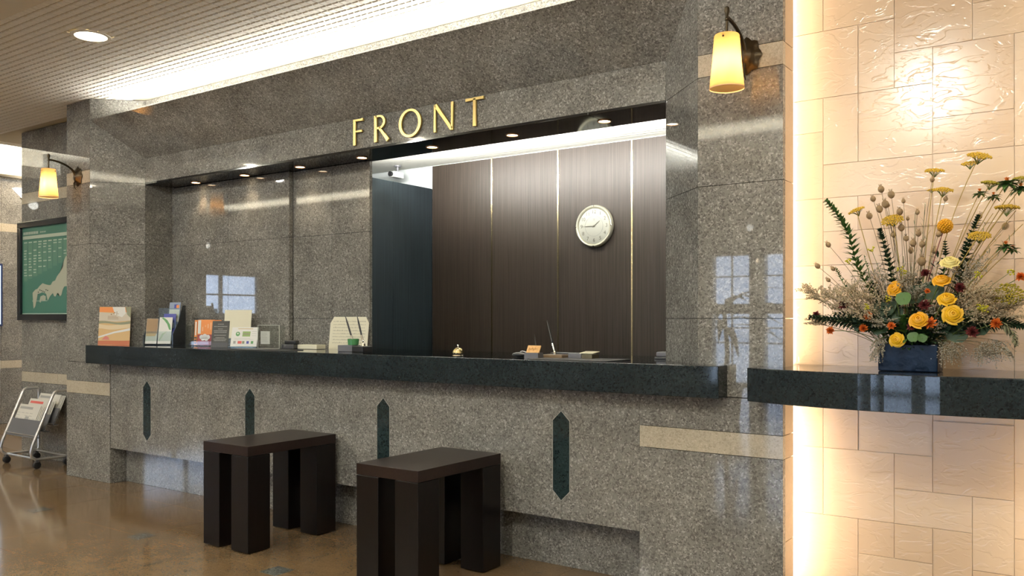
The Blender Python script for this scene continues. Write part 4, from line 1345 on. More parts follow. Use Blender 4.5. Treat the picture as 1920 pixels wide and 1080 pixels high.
# ================================================================== map board on the recessed wall
mb_ = thing('map_board', 'framed green map board with pale land and columns of white lettering', 'map', (-7.33, 3.72, 1.183))
W2, Hh = 0.585, 0.857
fm = MB()
for q in ((-W2, W2, -0.045, -0.001, 0, 0.052), (-W2, W2, -0.045, -0.001, Hh - 0.052, Hh), (-W2, -W2 + 0.05, -0.045, -0.001, 0.052, Hh - 0.052), (W2 - 0.05, W2, -0.045, -0.001, 0.052, Hh - 0.052)):
    fm.box(*q)
obj('frame', fm, mat('map_frame', (0.012, 0.014, 0.018), 0.12), mb_, bevel=0.004)
IB = Matrix.Translation((0, -0.022, 0))
sheet(mb_, 'panel', mat('map_green', (0.045, 0.150, 0.105), 0.35), -W2 + 0.05, W2 - 0.05, 0.052, Hh - 0.052, IB, 0.02)
land = mat('map_land', (0.36, 0.37, 0.28), 0.5)
west = [(-0.351, 0.238), (-0.345, 0.17), (-0.334, 0.10), (-0.305, 0.12), (-0.282, 0.174), (-0.265, 0.227), (-0.222, 0.232), (-0.19, 0.24), (-0.153, 0.236), (-0.119, 0.226), (-0.093, 0.168), (-0.07, 0.19), (-0.05, 0.208), (-0.007, 0.231), (0.012, 0.205), (0.036, 0.20), (0.06, 0.225), (0.08, 0.231), (0.105, 0.20), (0.131, 0.212), (0.15, 0.25), (0.174, 0.28), (0.24, 0.29), (0.30, 0.32), (0.34, 0.42), (0.37, 0.52), (0.43, 0.62), (0.36, 0.63), (0.31, 0.57), (0.25, 0.545), (0.20, 0.53), (0.174, 0.501), (0.15, 0.44), (0.105, 0.40), (0.06, 0.37), (0.03, 0.335), (-0.015, 0.326), (-0.04, 0.300), (-0.067, 0.298), (-0.12, 0.305), (-0.179, 0.317), (-0.23, 0.295), (-0.27, 0.27), (-0.30, 0.266), (-0.33, 0.25)]
lm = bpy.data.meshes.new('land')
bm = bmesh.new()
vs_ = [bm.verts.new((u, -0.0232, v)) for u, v in west]
bm.faces.new(vs_)
bmesh.ops.triangulate(bm, faces=bm.faces[:])
bm.to_mesh(lm)
bm.free()
lm.materials.append(land)
lo = bpy.data.objects.new('land', lm)
COL.objects.link(lo)
lo.parent = mb_
obj('island', MB().add([(u, -0.0232, v) for u, v in ((-0.235, 0.16), (-0.215, 0.205), (-0.165, 0.216), (-0.125, 0.205), (-0.13, 0.17), (-0.165, 0.165), (-0.195, 0.175), (-0.215, 0.15))], [tuple(range(8))[::-1]]), land, mb_)
pr(mb_, 'strait', mat('map_dark', (0.03, 0.05, 0.035), 0.5), [(-0.26 + 0.026 * k, -0.24 + 0.026 * k, 0.238 + 0.006 * ((k * 3) % 4), 0.246 + 0.006 * ((k * 3) % 4)) for k in range(7)], IB, 0.0016)
mtxt = mat('map_lettering', (0.42, 0.48, 0.40), 0.5)
pr(mb_, 'heading', mat('map_heading', (0.40, 0.46, 0.36), 0.5), [(-0.525, 0.40, 0.705, 0.733)], IB, 0.0008)
pr(mb_, 'heading_lettering', mtxt, [(-0.515 + 0.024 * k, -0.498 + 0.024 * k, 0.745, 0.768) for k in range(11)] + [(-0.22 + 0.02 * k, -0.208 + 0.02 * k, 0.75, 0.762) for k in range(5)], IB, 0.0008)
ent = []
for c_ in range(12):
    u = -0.505 + 0.084 * c_
    ent.append((u, u + 0.058, 0.672, 0.680))
    v = 0.650
    while v > 0.36 + 0.022 * c_:
        if RR.random() < 0.62:
            ent.append((u, u + RR.uniform(0.035, 0.058), v, v + 0.007))
        v -= 0.024
pr(mb_, 'lettering', mtxt, ent, IB, 0.0008)
pr(mb_, 'column_rule', mat('map_rule', (0.09, 0.20, 0.14), 0.5), [(-0.510 + 0.084 * c_, -0.443 + 0.084 * c_, 0.34 + 0.02 * c_, 0.685) for c_ in range(12)], IB, 0.0004)
pr(mb_, 'footer', mtxt, [(-0.535, 0.53, 0.054, 0.060), (-0.36, -0.1, 0.165, 0.169)] , IB, 0.0008)

# wall screen at the far left, glowing wedge imitating a granite reflection beside it
tv = thing('wall_screen', 'bright wall screen with dark blue frame at the far left edge', 'screen', (XF, 4.07, 1.465))
obj('bezel', MB().box(0.001, 0.06, -0.58, 0.58, -0.355, 0.355), mat('screen_bezel', (0.008, 0.022, 0.09), 0.3), tv, bevel=0.006)
obj('display', MB().box(0.0605, 0.0625, -0.557, 0.557, -0.332, 0.332), mat('screen_lit', (0.1, 0.1, 0.1), 0.4, emit=(0.72, 0.88, 1.0), es=1.1), tv)
wl2 = thing('reflection_wedge', 'small glowing wedge imitating reflected light on the granite beyond the recessed wall', 'lamp', (XF, 4.93, 2.60))
obj('shade', MB().prism([(-0.16, 0.095), (0.16, 0.095), (0.0, -0.06)], lambda u, v, q: (q, u, v), 0.012, 0.10), mat('wedge_glow', (0.9, 0.85, 0.75), 0.4, emit=(1.0, 0.90, 0.74), es=3.0), wl2)
obj('mount', MB().box(0.0005, 0.012, -0.06, 0.06, -0.02, 0.07), M['bronze'], wl2)

# ================================================================== newspaper cart
cart = thing('newspaper_cart', 'silver tube newspaper cart on black castors below the map board', 'newspaper rack', (-7.30, 3.55, 0))
def loop(x):
    P = [(-0.13, 0.075), (-0.165, 0.10), (-0.172, 0.14), (-0.155, 0.20), (0.0, 0.575), (0.015, 0.600), (0.04, 0.612), (0.12, 0.612), (0.132, 0.60), (0.135, 0.57), (0.135, 0.10), (0.125, 0.08), (0.10, 0.073)]
    mb = MB()
    mb.tube([(x, y, z) for y, z in P] + [(x, -0.13, 0.075)], 0.0115, 10)
    return mb
for x in (-0.25, 0.25):
    obj('side_frame', loop(x), M['steel'], cart, True)
obj('cross_bar', MB().tube([(-0.25, -0.12, 0.075), (0.25, -0.12, 0.075)], 0.009, 8), M['steel'], cart, True)
obj('cross_bar', MB().tube([(-0.25, 0.12, 0.075), (0.25, 0.12, 0.075)], 0.009, 8), M['steel'], cart, True)
sl = lambda z: -0.155 + (z - 0.20) * (0.155 / 0.375)
pgrey = mat('cart_panel', (0.115, 0.115, 0.125), 0.35)
def pocket(k):
    zb, zt_, dy = (0.245, 0.375, 0.0) if k == 0 else ((0.29, 0.42, 0.055) if k == 1 else (0.335, 0.465, 0.11))
    mb = MB()
    mb.prism([(sl(zb) + dy, zb), (sl(zb) + dy + 0.003, zb), (sl(zt_) + dy + 0.003, zt_), (sl(zt_) + dy, zt_)], lambda u, v, q: (q, u, v), -0.238, 0.238)
    mb.box(-0.238, 0.238, sl(zb) + dy, sl(zb) + dy + 0.045, zb - 0.003, zb)
    return obj('pocket', mb, pgrey, cart)
for k in range(3):
    pocket(k)
for k, z in ((0, 0.262), (1, 0.30), (2, 0.345)):
    obj('bracket', MB().tube([(-0.25, sl(z) + 0.055 * k - 0.007, z), (0.25, sl(z) + 0.055 * k - 0.007, z)], 0.004, 6), M['steel'], cart)
for x in (-0.25, 0.25):
    for y in (-0.125, 0.115):
        cs = obj('caster', MB().lathe([(0.020, -0.016), (0.029, -0.012), (0.030, 0.0), (0.029, 0.012), (0.020, 0.016)], 18, (x, y, 0.030), 'x'), M['black'], cart, True)
        obj('fork', MB().box(x - 0.02, x + 0.02, y - 0.012, y + 0.012, 0.052, 0.072), M['dark_grey'], cs, bevel=0.003)
newsp = mat('newsprint', (0.62, 0.60, 0.53), 0.8)
for k, nm in enumerate(('front', 'middle', 'back')):
    dy, z0 = 0.055 * k, (0.257, 0.302, 0.347)[k]
    ang = math.atan2(0.155, 0.375)
    x0_ = -0.045 + 0.02 * k
    npp = thing('newspaper', 'folded newspaper leaning in the %s pocket of the cart' % nm, 'newspaper', (-7.30 + x0_, 3.55 + sl(z0) + dy + 0.008, z0), 0, 'newspapers in the cart')
    f = Matrix.Rotation(-ang, 4, 'X')
    Hn = (0.25, 0.245, 0.24)[k]
    for q in range(4):
        obj('fold', MB(f).box(-0.175 + 0.004 * q, 0.17 + 0.012 * q, 0.006 * q, 0.006 * q + 0.0045, 0.002 * (q % 2), Hn - 0.006 * ((q * 2) % 3)), newsp, npp, bevel=0.002)
    ink = []
    for c_ in range(5):
        for r_ in range(9):
            ink.append((-0.165 + 0.067 * c_, -0.165 + 0.067 * c_ + 0.05, 0.02 + 0.022 * r_, 0.026 + 0.022 * r_))
    pr(npp, 'print', mat('news_ink', (0.45, 0.44, 0.40), 0.8), [i_ for i_ in ink if RR.random() < 0.8 and i_[3] < Hn - 0.05], f)
    pr(npp, 'headline', (M['ink_grey'], c_red2, M['ink_grey'])[k], [(-0.15, 0.06, Hn - 0.04, Hn - 0.02)], f, 0.0008)
    if k == 0:
        pr(npp, 'picture', M['ink_grey'], [(-0.01, 0.05, 0.10, 0.15)], f, 0.0009)

# ================================================================== flower arrangement on the niche shelf
VX, VY0, VY1, VZ = -0.6305, 3.385, 3.505, ZC + 0.0006
glaze = mat('navy_glaze', (0.002, 0.005, 0.014), 0.12, vary=(16, (0.006, 0.014, 0.032)), bump=(16, 0.006))
vs_root = thing('vase', 'low rectangular navy glazed planter holding the flowers on the niche shelf', 'vase', (VX, 3.445, VZ))
vm = MB()
hw, hd, hh, tk = 0.102, 0.060, 0.100, 0.008
o_ = [(-hw, -hd), (hw, -hd), (hw, hd), (-hw, hd)]
i_ = [(-hw + tk, -hd + tk), (hw - tk, -hd + tk), (hw - tk, hd - tk), (-hw + tk, hd - tk)]
V = [(x * 0.98, y * 0.98, 0) for x, y in o_] + [(x, y, hh) for x, y in o_] + [(x, y, hh) for x, y in i_] + [(x, y, 0.02) for x, y in i_]
Fq = [(3, 2, 1, 0)]
for k in range(4):
    k2 = (k + 1) % 4
    Fq += [(k, k2, 4 + k2, 4 + k), (4 + k, 4 + k2, 8 + k2, 8 + k), (8 + k, 8 + k2, 12 + k2, 12 + k)]
Fq.append((12, 13, 14, 15))
vm.add(V, Fq)
glaze.node_tree.nodes['Principled BSDF'].inputs['Specular IOR Level'].default_value = 0.10
obj('body', vm, glaze, vs_root, bevel=0.004, seg=3)
obj('foam', MB().box(-hw + tk + 0.001, hw - tk - 0.001, -hd + tk + 0.001, hd - tk - 0.001, 0.021, 0.082), mat('floral_foam', (0.03, 0.06, 0.02), 0.9), vs_root)

FR = random.Random(21)
m_stem = mat('stem_ochre', (0.34, 0.24, 0.06), 0.6)
m_stemg = mat('stem_green', (0.10, 0.14, 0.03), 0.6)
m_dry = mat('stem_dry', (0.17, 0.13, 0.065), 0.7)
m_yarrow = mat('yarrow_gold', (0.58, 0.36, 0.03), 0.8, vary=(160, (0.46, 0.31, 0.03)))
m_olive = mat('yarrow_olive', (0.38, 0.30, 0.02), 0.8, vary=(160, (0.28, 0.24, 0.02)))
m_rose = mat('rose_yellow', (0.72, 0.42, 0.010), 0.5)
m_rose2 = mat('rose_deep_yellow', (0.72, 0.36, 0.008), 0.5)
m_cream = mat('peony_cream', (0.76, 0.66, 0.26), 0.6)
m_orange = mat('bloom_orange', (0.68, 0.16, 0.02), 0.6)
m_maroon = mat('bloom_maroon', (0.13, 0.018, 0.018), 0.6)
m_green = mat('leaf_green', (0.045, 0.115, 0.020), 0.55)
m_dgreen = mat('leaf_dark_green', (0.020, 0.050, 0.020), 0.55)
m_bright = mat('leaf_bright_green', (0.038, 0.11, 0.006), 0.5)
m_pod = mat('seed_pod', (0.24, 0.16, 0.085), 0.8, vary=(70, (0.33, 0.23, 0.12)))
m_sta = mat('statice_pale', (0.50, 0.42, 0.28), 0.8)
m_sta2 = mat('statice_grey', (0.36, 0.33, 0.26), 0.8)
m_lime = mat('filler_lime', (0.50, 0.46, 0.03), 0.7)
m_grass = mat('grass_grey_green', (0.20, 0.20, 0.11), 0.7)


def base_point(hx):
    """where a stem enters the planter, spread like the heads"""
    q = max(-1.0, min(1.0, (hx - VX) / 0.40))
    return Vector((VX + 0.075 * q + FR.uniform(-0.012, 0.012), 3.445 + FR.uniform(-0.03, 0.03), VZ + 0.084))


def curve_pts(a, c, b, n=7):
    return [(a * (1 - t) ** 2 + c * 2 * t * (1 - t) + b * t * t) for t in [i / n for i in range(n + 1)]]


MARKS = [('the tallest double yarrow', 1836, 290), ('the cream bloom', 1781, 490), ('the ball flower', 1772, 424), ('the full yellow rose', 1787, 589), ('the middle yellow rose', 1722, 599), ('the lowest yellow rose', 1681, 637), ('the bright green leaf', 1694, 560),
         ('the upper far left maroon bloom', 1582, 571), ('the lowest far left orange bloom', 1557, 620), ('the arching green fern tip', 1552, 385), ('the left leaning yarrow', 1606, 392), ('the broad olive yarrow', 1892, 548), ('the low right orange bloom', 1868, 607), ('the flat right yarrow', 1888, 387),
         ('the low middle right yarrow', 1836, 440), ('the yarrow above the seed pods', 1673, 410), ('the tallest middle yarrow', 1752, 318), ('the planter left rim', 1648, 650), ('the planter right rim', 1768, 650), ('the lower right spiky flower', 1886, 460), ('the left leaning arching fern', 1600, 480)]
DIRS = ('right of', 'above and right of', 'above', 'above and left of', 'left of', 'below and left of', 'below', 'below and right of')
USED = {}


def placed(what, px, py):
    """what + where it stands by the nearest big bloom"""
    best = sorted(MARKS, key=lambda m_: math.hypot(m_[1] - px, m_[2] - py))
    for m_ in best[:9]:
        k = int(round(math.atan2(m_[2] - py, px - m_[1]) / (PI / 4))) % 8
        lab = '%s %s %s' % (what, DIRS[k], m_[0])
        if lab not in USED:
            USED[lab] = 1
            return lab
    return lab


def flower(name, label, cat, px, py, Y, group=None, stem=m_stem, r=0.0016, bow=0.0, lift=0.55):
    """a cut stem from the planter to its measured head; returns (thing, head point in local space, end direction)"""
    h = onY(px, py, Y)
    b = base_point(h.x)
    t = thing(name, label, cat, b, 0, group)
    H = h - b
    c = Vector((H.x * 0.35 + bow, H.y * 0.35, H.z * lift if H.z > 0.08 else 0.07))
    P = curve_pts(Vector((0, 0, -0.03)), c, H)
    obj('stem', MB().tube(P, [r * 1.25] * 3 + [r] * (len(P) - 3), 5), stem, t, 'all')
    return t, H, (P[-1] - P[-2]).normalized()


def align(d, p):
    return Matrix.Translation(p) @ Vector((0, 0, 1)).rotation_difference(Vector(d)).to_matrix().to_4x4()


def yarrow_head(R, n=70, sub=1):
    mb = MB()
    for k in range(n):
        a, q = k * 2.39996, math.sqrt((k + 0.5) / n)
        x, y = R * q * math.cos(a), R * q * math.sin(a)
        z = R * 0.22 * (1 - q * q) + FR.uniform(-0.04, 0.04) * R
        mb.octa((x, y, z), R * FR.uniform(0.10, 0.15))
    under = MB()
    for k in range(9):
        a = 2 * PI * k / 9
        q = R * (0.45 if k % 2 else 0.8)
        under.tube([(0, 0, -R * 0.75), (q * 0.45 * math.cos(a), q * 0.45 * math.sin(a), -R * 0.32), (q * math.cos(a), q * math.sin(a), 0.0)], R * 0.035, 4)
    return mb, under


def put(mb, mtx):
    mb.v = [tuple(mtx @ Vector(p)) for p in mb.v]
    return mb


def yarrow(label, px, py, Y, R, tilt=(0, 0), m=None, bow=0.0, second=None):
    t, H, d = flower('yarrow', label, 'flower', px, py + 3, Y, 'gold yarrow heads', m_stem, 0.0017, bow)
    nrm = (Vector((0, 0, 1)) * 1.0 + Vector((tilt[0], tilt[1] - 0.25, 0))).normalized()
    hd_, un = yarrow_head(R)
    X = align(nrm, H)
    obj('flower_head', put(hd_, X), m or m_yarrow, t, 'all')
    obj('head_branches', put(un, X), m_stemg, t)
    if second:
        dx, dz, R2 = second
        h2, u2 = yarrow_head(R2, 45)
        X2 = align((nrm + Vector((0.25 if dx > 0 else -0.25, 0, 0))).normalized(), H + Vector((dx, 0.01, dz)))
        obj('flower_head', put(h2, X2), m or m_yarrow, t, 'all')
        obj('head_branches', put(u2, X2), m_stemg, t)
    return t


def rose_head(R, petals=5, rings=5, openness=1.0):
    """wrapped petals ring by ring, tight in the middle and flaring outwards"""
    mb = MB()
    for ring in range(rings):
        n = (2, 3, 4, petals, petals + 1)[min(ring, 4)]
        rb, rt = R * (0.03 + 0.09 * ring), R * (0.13 + 0.185 * ring * openness)
        zt_ = R * (0.52 - 0.055 * ring - 0.03 * ring * ring * openness * 0.6)
        for k in range(n):
            a0 = 2 * PI * k / n + ring * 1.1 + FR.uniform(-0.15, 0.15)
            wa = 2 * PI / n * 0.66
            jit = FR.uniform(0.95, 1.07)
            vs, fs = [], []
            nu, nv = 6, 5
            for i in range(nu):
                for j in range(nv):
                    u = i / (nu - 1) * 2 - 1
                    v = j / (nv - 1)
                    rad = (rb + (rt - rb) * v ** 0.8 + R * 0.07 * max(0, v - 0.7) * 3 * (0.3 + 0.25 * ring)) * jit * (1 + 0.10 * u)
                    z = -R * 0.30 + (zt_ + R * 0.30) * v - R * 0.16 * u * u * v
                    if v > 0.9:
                        z -= R * 0.03 * ring
                    ang = a0 + u * wa
                    vs.append((rad * math.cos(ang), rad * math.sin(ang), z))
            for i in range(nu - 1):
                for j in range(nv - 1):
                    fs.append((i * nv + j, (i + 1) * nv + j, (i + 1) * nv + j + 1, i * nv + j + 1))
            mb.add(vs, fs)
    mb.ball((0, 0, R * 0.12), R * 0.16, 8, 5, (1, 1, 1.8))
    mb.ball((0, 0, -R * 0.16), R * 0.72, 12, 7, (1, 1, 0.72))
    return mb


def leaf_quad(mb, p, d, L, w_, up=Vector((0, 0, 1)), fold=0.25, droop=0.2):
    d = Vector(d).normalized()
    s = d.cross(up)
    s = s.normalized() if s.length > 1e-4 else Vector((1, 0, 0))
    n = s.cross(d)
    p = Vector(p)
    a, b, c = p + d * L * 0.35 - n * droop * L * 0.05, p + d * L * 0.7 - n * droop * L * 0.25, p + d * L - n * droop * L * 0.6
    mb.add([p, a + s * w_ + n * fold * w_, a, a - s * w_ + n * fold * w_, b + s * w_ * 0.7 + n * fold * w_, b, b - s * w_ * 0.7 + n * fold * w_, c],
           [(0, 1, 2), (0, 2, 3), (1, 4, 5, 2), (2, 5, 6, 3), (4, 7, 5), (5, 7, 6)])


def rose(label, px, py, Y, R, m, face=(0.1, -1, 0.45), openness=1.0, petals=5, name='rose'):
    t, H, d = flower(name, label, 'flower', px, py, Y, 'yellow and cream blooms' if m in (m_rose, m_rose2, m_cream) else None, m_stemg, 0.0022)
    X = align(Vector(face).normalized(), H)
    obj('petals', put(rose_head(R, petals, 5, openness), X), m, t, 'all')
    lf = MB()
    for k in range(5):
        a = 2 * PI * k / 5
        leaf_quad(lf, (0.1 * R * math.cos(a), 0.1 * R * math.sin(a), -R * 0.4), (math.cos(a), math.sin(a), 0.25), R * 0.95, R * 0.22)
    obj('sepals', put(lf, X), m_green, t)
    return t


def tuft(label, px, py, Y, R, m, name='carnation', n=36, face=(0, -1, 0.4), group='small orange and maroon blooms'):
    t, H, d = flower(name, label, 'flower', px, py, Y, group, m_stemg, 0.0014)
    X = align(Vector(face).normalized(), H)
    mb = MB()
    for k in range(n):
        a, q = k * 2.39996, (k + 0.5) / n
        dr = Vector((math.cos(a) * math.sqrt(q), math.sin(a) * math.sqrt(q), 1.1 - q))
        leaf_quad(mb, Vector((0, 0, -R * 0.2)), dr, R * FR.uniform(0.9, 1.25), R * 0.24, fold=0.4, droop=0.0)
    obj('petals', put(mb, X), m, t)
    return t


# gold yarrows
yarrow('gold yarrow head leaning left at the left of the arrangement', 1606, 392, 3.42, 0.030, (-0.35, -0.1), bow=-0.04)
yarrow('gold yarrow head above the left seed pods', 1673, 410, 3.38, 0.038, (-0.1, -0.5))
yarrow('gold yarrow head on a long stem, tallest of the middle pair', 1752, 318, 3.46, 0.033, (0.1, 0))
yarrow('small gold yarrow just below the tallest of the middle pair', 1768, 354, 3.44, 0.034, (0.15, 0), second=(-0.04, 0.006, 0.016))
yarrow('tallest double yarrow head, standing highest over the arrangement', 1836, 290, 3.47, 0.040, (0.25, -0.1), second=(-0.032, -0.022, 0.028), bow=-0.03)
yarrow('cup shaped yarrow right of the tallest double head', 1857, 341, 3.44, 0.031, (0.2, 0.2), m_olive)
yarrow('flat yarrow below the spiky green flowers at right', 1888, 387, 3.41, 0.038, (0.05, 0.2))
yarrow('yarrow at the right edge of the picture beside the spiky flowers', 1914, 332, 3.45, 0.026, (0, 0), m_olive)
yarrow('yarrow head low in the middle right before the dark fern', 1836, 440, 3.36, 0.036, (0.1, -0.3))
yarrow('broad olive yarrow low at the right turned to face the viewer', 1892, 548, 3.40, 0.044, (0.3, -1.2), m_olive, second=(-0.045, -0.006, 0.028))

# roses and other big blooms
rose('yellow rose in full bloom at the right of the planter rim', 1787, 589, 3.325, 0.036, m_rose, (0.15, -1, 0.25))
rose('yellow rose over the middle of the planter', 1722, 599, 3.330, 0.034, m_rose2, (0.0, -1, 0.5))
rose('lowest yellow rose hanging on the front of the planter', 1681, 637, 3.350, 0.029, m_rose, (-0.1, -1, 0.15))
rose('yellow rose just under the cream bloom', 1765, 524, 3.36, 0.031, m_rose2, (0.05, -0.7, 0.8))
rose('yellow rose between the cream bloom and the right rim rose', 1775, 559, 3.345, 0.031, m_rose, (0.1, -0.8, 0.7), petals=6)
rose('ragged yellow bloom at left over the bright green leaf', 1676, 540, 3.37, 0.030, m_rose2, (-0.3, -0.9, 0.4), petals=7, name='carnation')
rose('pale cream bloom in the middle right of the arrangement', 1781, 490, 3.37, 0.034, m_cream, (0.1, -0.6, 0.85), petals=6, name='peony')
t, H, d = flower('ball_flower', 'round yellow ball flower standing over the cream bloom', 'flower', 1772, 424, 3.42, 'yellow and cream blooms', m_maroon, 0.0018)
bf = MB()
for k in range(120):
    a, z = k * 2.39996, 1 - 2 * (k + 0.5) / 120
    q = math.sqrt(1 - z * z)
    bf.octa((H.x + 0.023 * q * math.cos(a), H.y + 0.023 * q * math.sin(a), H.z + 0.023 * z), 0.0052)
bf.ball(H, 0.023, 10, 7)
obj('flower_head', bf, m_rose2, t, 'all')
lf = MB()
for k in range(26):
    z = FR.uniform(0.30, 0.80)
    p = H * z + Vector((0, 0, -0.01))
    a = FR.uniform(0, 2 * PI)
    leaf_quad(lf, p, (math.cos(a), math.sin(a) * 0.6, 0.5), 0.034, 0.004)
obj('leaf', lf, m_dgreen, t)
t.children[-1]['kind'] = 'stuff'

for lab, px, py, Y, R, m_ in (
    ('small orange bloom at the left front of the planter rim', 1671, 611, 3.335, 0.016, m_orange),
    ('orange bloom tucked behind the middle yellow rose', 1744, 606, 3.345, 0.024, m_orange),
    ('orange bloom lowest at the far left', 1557, 620, 3.40, 0.017, m_orange),
    ('orange bloom low at left nearer the planter', 1619, 616, 3.38, 0.018, m_orange),
    ('faded orange bloom over the low left sprays', 1627, 592, 3.37, 0.017, m_orange),
    ('tiny orange bud right of the bright green leaf', 1739, 546, 3.36, 0.011, m_orange),
    ('orange bloom low at the right among pale sprays', 1868, 607, 3.36, 0.020, m_orange),
    ('orange bloom alone near the right edge of the picture', 1914, 519, 3.42, 0.018, m_orange),
    ('maroon bloom upper one at the far left', 1582, 571, 3.40, 0.021, m_maroon),
    ('maroon bloom lower one at the far left', 1531, 591, 3.42, 0.017, m_maroon),
    ('maroon bloom above the middle yellow rose', 1733, 572, 3.36, 0.022, m_maroon),
    ('maroon bloom behind the middle, left of the cream bloom', 1735, 512, 3.40, 0.017, m_maroon),
    ('maroon bloom right of the cream bloom', 1800, 540, 3.38, 0.020, m_maroon),
    ('maroon bloom low, right of the full yellow rose', 1823, 623, 3.37, 0.022, m_maroon),
    ('maroon bloom under the middle yellow rose', 1709, 612, 3.345, 0.018, m_maroon),
):
    tuft(lab, px, py, Y, R, m_, 'orange_bloom' if m_ is m_orange else 'maroon_bloom')


def round_leaf(label, px, py, Y, R, face, m=None):
    t, H, d = flower('round_leaf', label, 'leaf', px, py, Y, None, m_stemg, 0.0014)
    X = align(Vector(face).normalized(), H)
    n = 16
    vs = [(0, 0, -0.12 * R)]
    for k in range(n):
        a = 2 * PI * k / n
        rr = R * (1 - 0.25 * math.exp(-((a - PI * 1.5) / 0.35) ** 2) + 0.05 * math.sin(3 * a))
        vs.append((rr * math.cos(a), rr * math.sin(a), 0.10 * R * math.cos(2 * a)))
    obj('blade', put(MB().add(vs, [(0, 1 + k, 1 + (k + 1) % n) for k in range(n)]), X), m or m_bright, t, 'all')


round_leaf('bright green round leaf above the lowest yellow rose', 1694, 560, 3.345, 0.027, (-0.1, -1, 0.3))
round_leaf('bright green leaf at the planter rim right of the lowest rose', 1712, 632, 3.345, 0.020, (-0.1, -1, 0.2))
round_leaf('smaller green leaf at the planter rim, right one of the pair', 1729, 634, 3.345, 0.017, (0.3, -1, 0.3), m_green)
for lab, px, py in (('dark broad leaf behind the lower roses, left', 1660, 575), ('dark broad leaf behind the roses, middle', 1748, 545), ('dark broad leaf behind the full yellow rose', 1810, 600), ('dark broad leaf at the right rim of the planter', 1795, 625), ('dark broad leaf over the left rim of the planter', 1650, 610), ('dark broad leaf low in the middle under the maroon bloom', 1722, 622), ('dark broad leaf under the ragged yellow bloom', 1672, 590), ('dark broad leaf just right of the middle yellow rose', 1765, 608), ('dark broad leaf left of the cream bloom', 1715, 552), ('dark broad leaf far right of the planter rim', 1835, 612), ('dark broad leaf far left of the planter rim', 1618, 606)):
    round_leaf(lab, px, py, 3.40, 0.040, (FR.uniform(-0.4, 0.4), -1, 0.4), m_dgreen)  # dark leaves added for the shadow low among the blooms

# spiky green flowers with orange centres
def spiky(label, px, py, R, n=14, Y=3.43):
    t, H, d = flower('spiky_flower', label, 'flower', px, py, Y, 'spiky green flowers with orange centres', m_stem, 0.0016)
    lf = MB()
    for k in range(n):
        a = k * 2.39996
        e = -0.25 + 0.75 * (k % 3) / 2
        leaf_quad(lf, H + Vector((0, 0, -0.006)), (math.cos(a), math.sin(a), e), R * FR.uniform(0.85, 1.25), R * 0.24, droop=0.5)
    o = obj('leaf', lf, m_green, t)
    o['kind'] = 'stuff'
    cb = MB()
    for k in range(16):
        a = k * 2.39996
        q = math.sqrt(k / 16)
        leaf_quad(cb, H, (0.6 * q * math.cos(a), 0.6 * q * math.sin(a), 1), R * 0.5, R * 0.07)
    obj('centre', cb, m_orange, t)


spiky('spiky green flower left of the cup shaped yarrow', 1837, 360, 0.029)
spiky('spiky green flower just right of the cup shaped yarrow stem', 1863, 366, 0.026, Y=3.41)
spiky('largest spiky green flower high at the right', 1888, 342, 0.042, 22)
spiky('spiky green flower cut by the right edge of the picture', 1914, 352, 0.036, 18, 3.45)
spiky('spiky green flower lower at the right, below the flat yarrow', 1886, 460, 0.034, 18, 3.40)
spiky('smallest spiky flower at the lower right edge', 1899, 466, 0.026, 12, 3.42)

# brown seed pods at the left
pods = [(1652, 355, 7), (1671, 365, 7.5), (1637, 373, 6), (1660, 383, 8), (1649, 392, 7.5), (1630, 405, 7), (1694, 377, 4.5), (1687, 397, 7), (1690, 427, 7), (1665, 385, 4), (1675, 440, 6), (1712, 456, 7), (1722, 438, 6), (1708, 470, 6), (1729, 458, 6.5), (1728, 490, 9), (1699, 447, 6), (1748, 337, 5), (1773, 373, 5), (1760, 439, 6), (1885, 424, 7), (1553, 459, 6), (1533, 499, 6), (1562, 504, 5), (1553, 525, 5), (1836, 406, 6), (1720, 398, 5), (1752, 470, 6), (1702, 410, 4)]
pos_w = ('left edge, upper', 'left edge, lower')
for k, (px, py, r) in enumerate(pods):
    where = 'at the far left' if px < 1570 else ('in the left cluster' if px < 1700 else ('in the middle' if px < 1790 else 'at the right'))
    t, H, d = flower('seed_pod_stem', placed('dried brown seed pod', px, py), 'seed pod', px, py, 3.43 + FR.uniform(-0.05, 0.04), 'dried seed pods %s' % where, m_dry, 0.0010)
    R = r * 0.0017
    pb = MB()
    pb.lathe([(0.0, -1.15), (0.45, -1.0), (0.9, -0.45), (1.0, 0.1), (0.75, 0.75), (0.35, 1.05), (0.0, 1.1)], 8)
    for q in range(5):
        a = 2 * PI * q / 5
        pb.tube([(0.25 * math.cos(a), 0.25 * math.sin(a), 1.0), (0.55 * math.cos(a), 0.55 * math.sin(a), 1.7)], 0.07, 3)
    X = align((d + Vector((0, -0.2, 0.3))).normalized(), H) @ Matrix.Scale(R, 4)
    obj('pod', put(pb, X), m_pod, t, 'all')


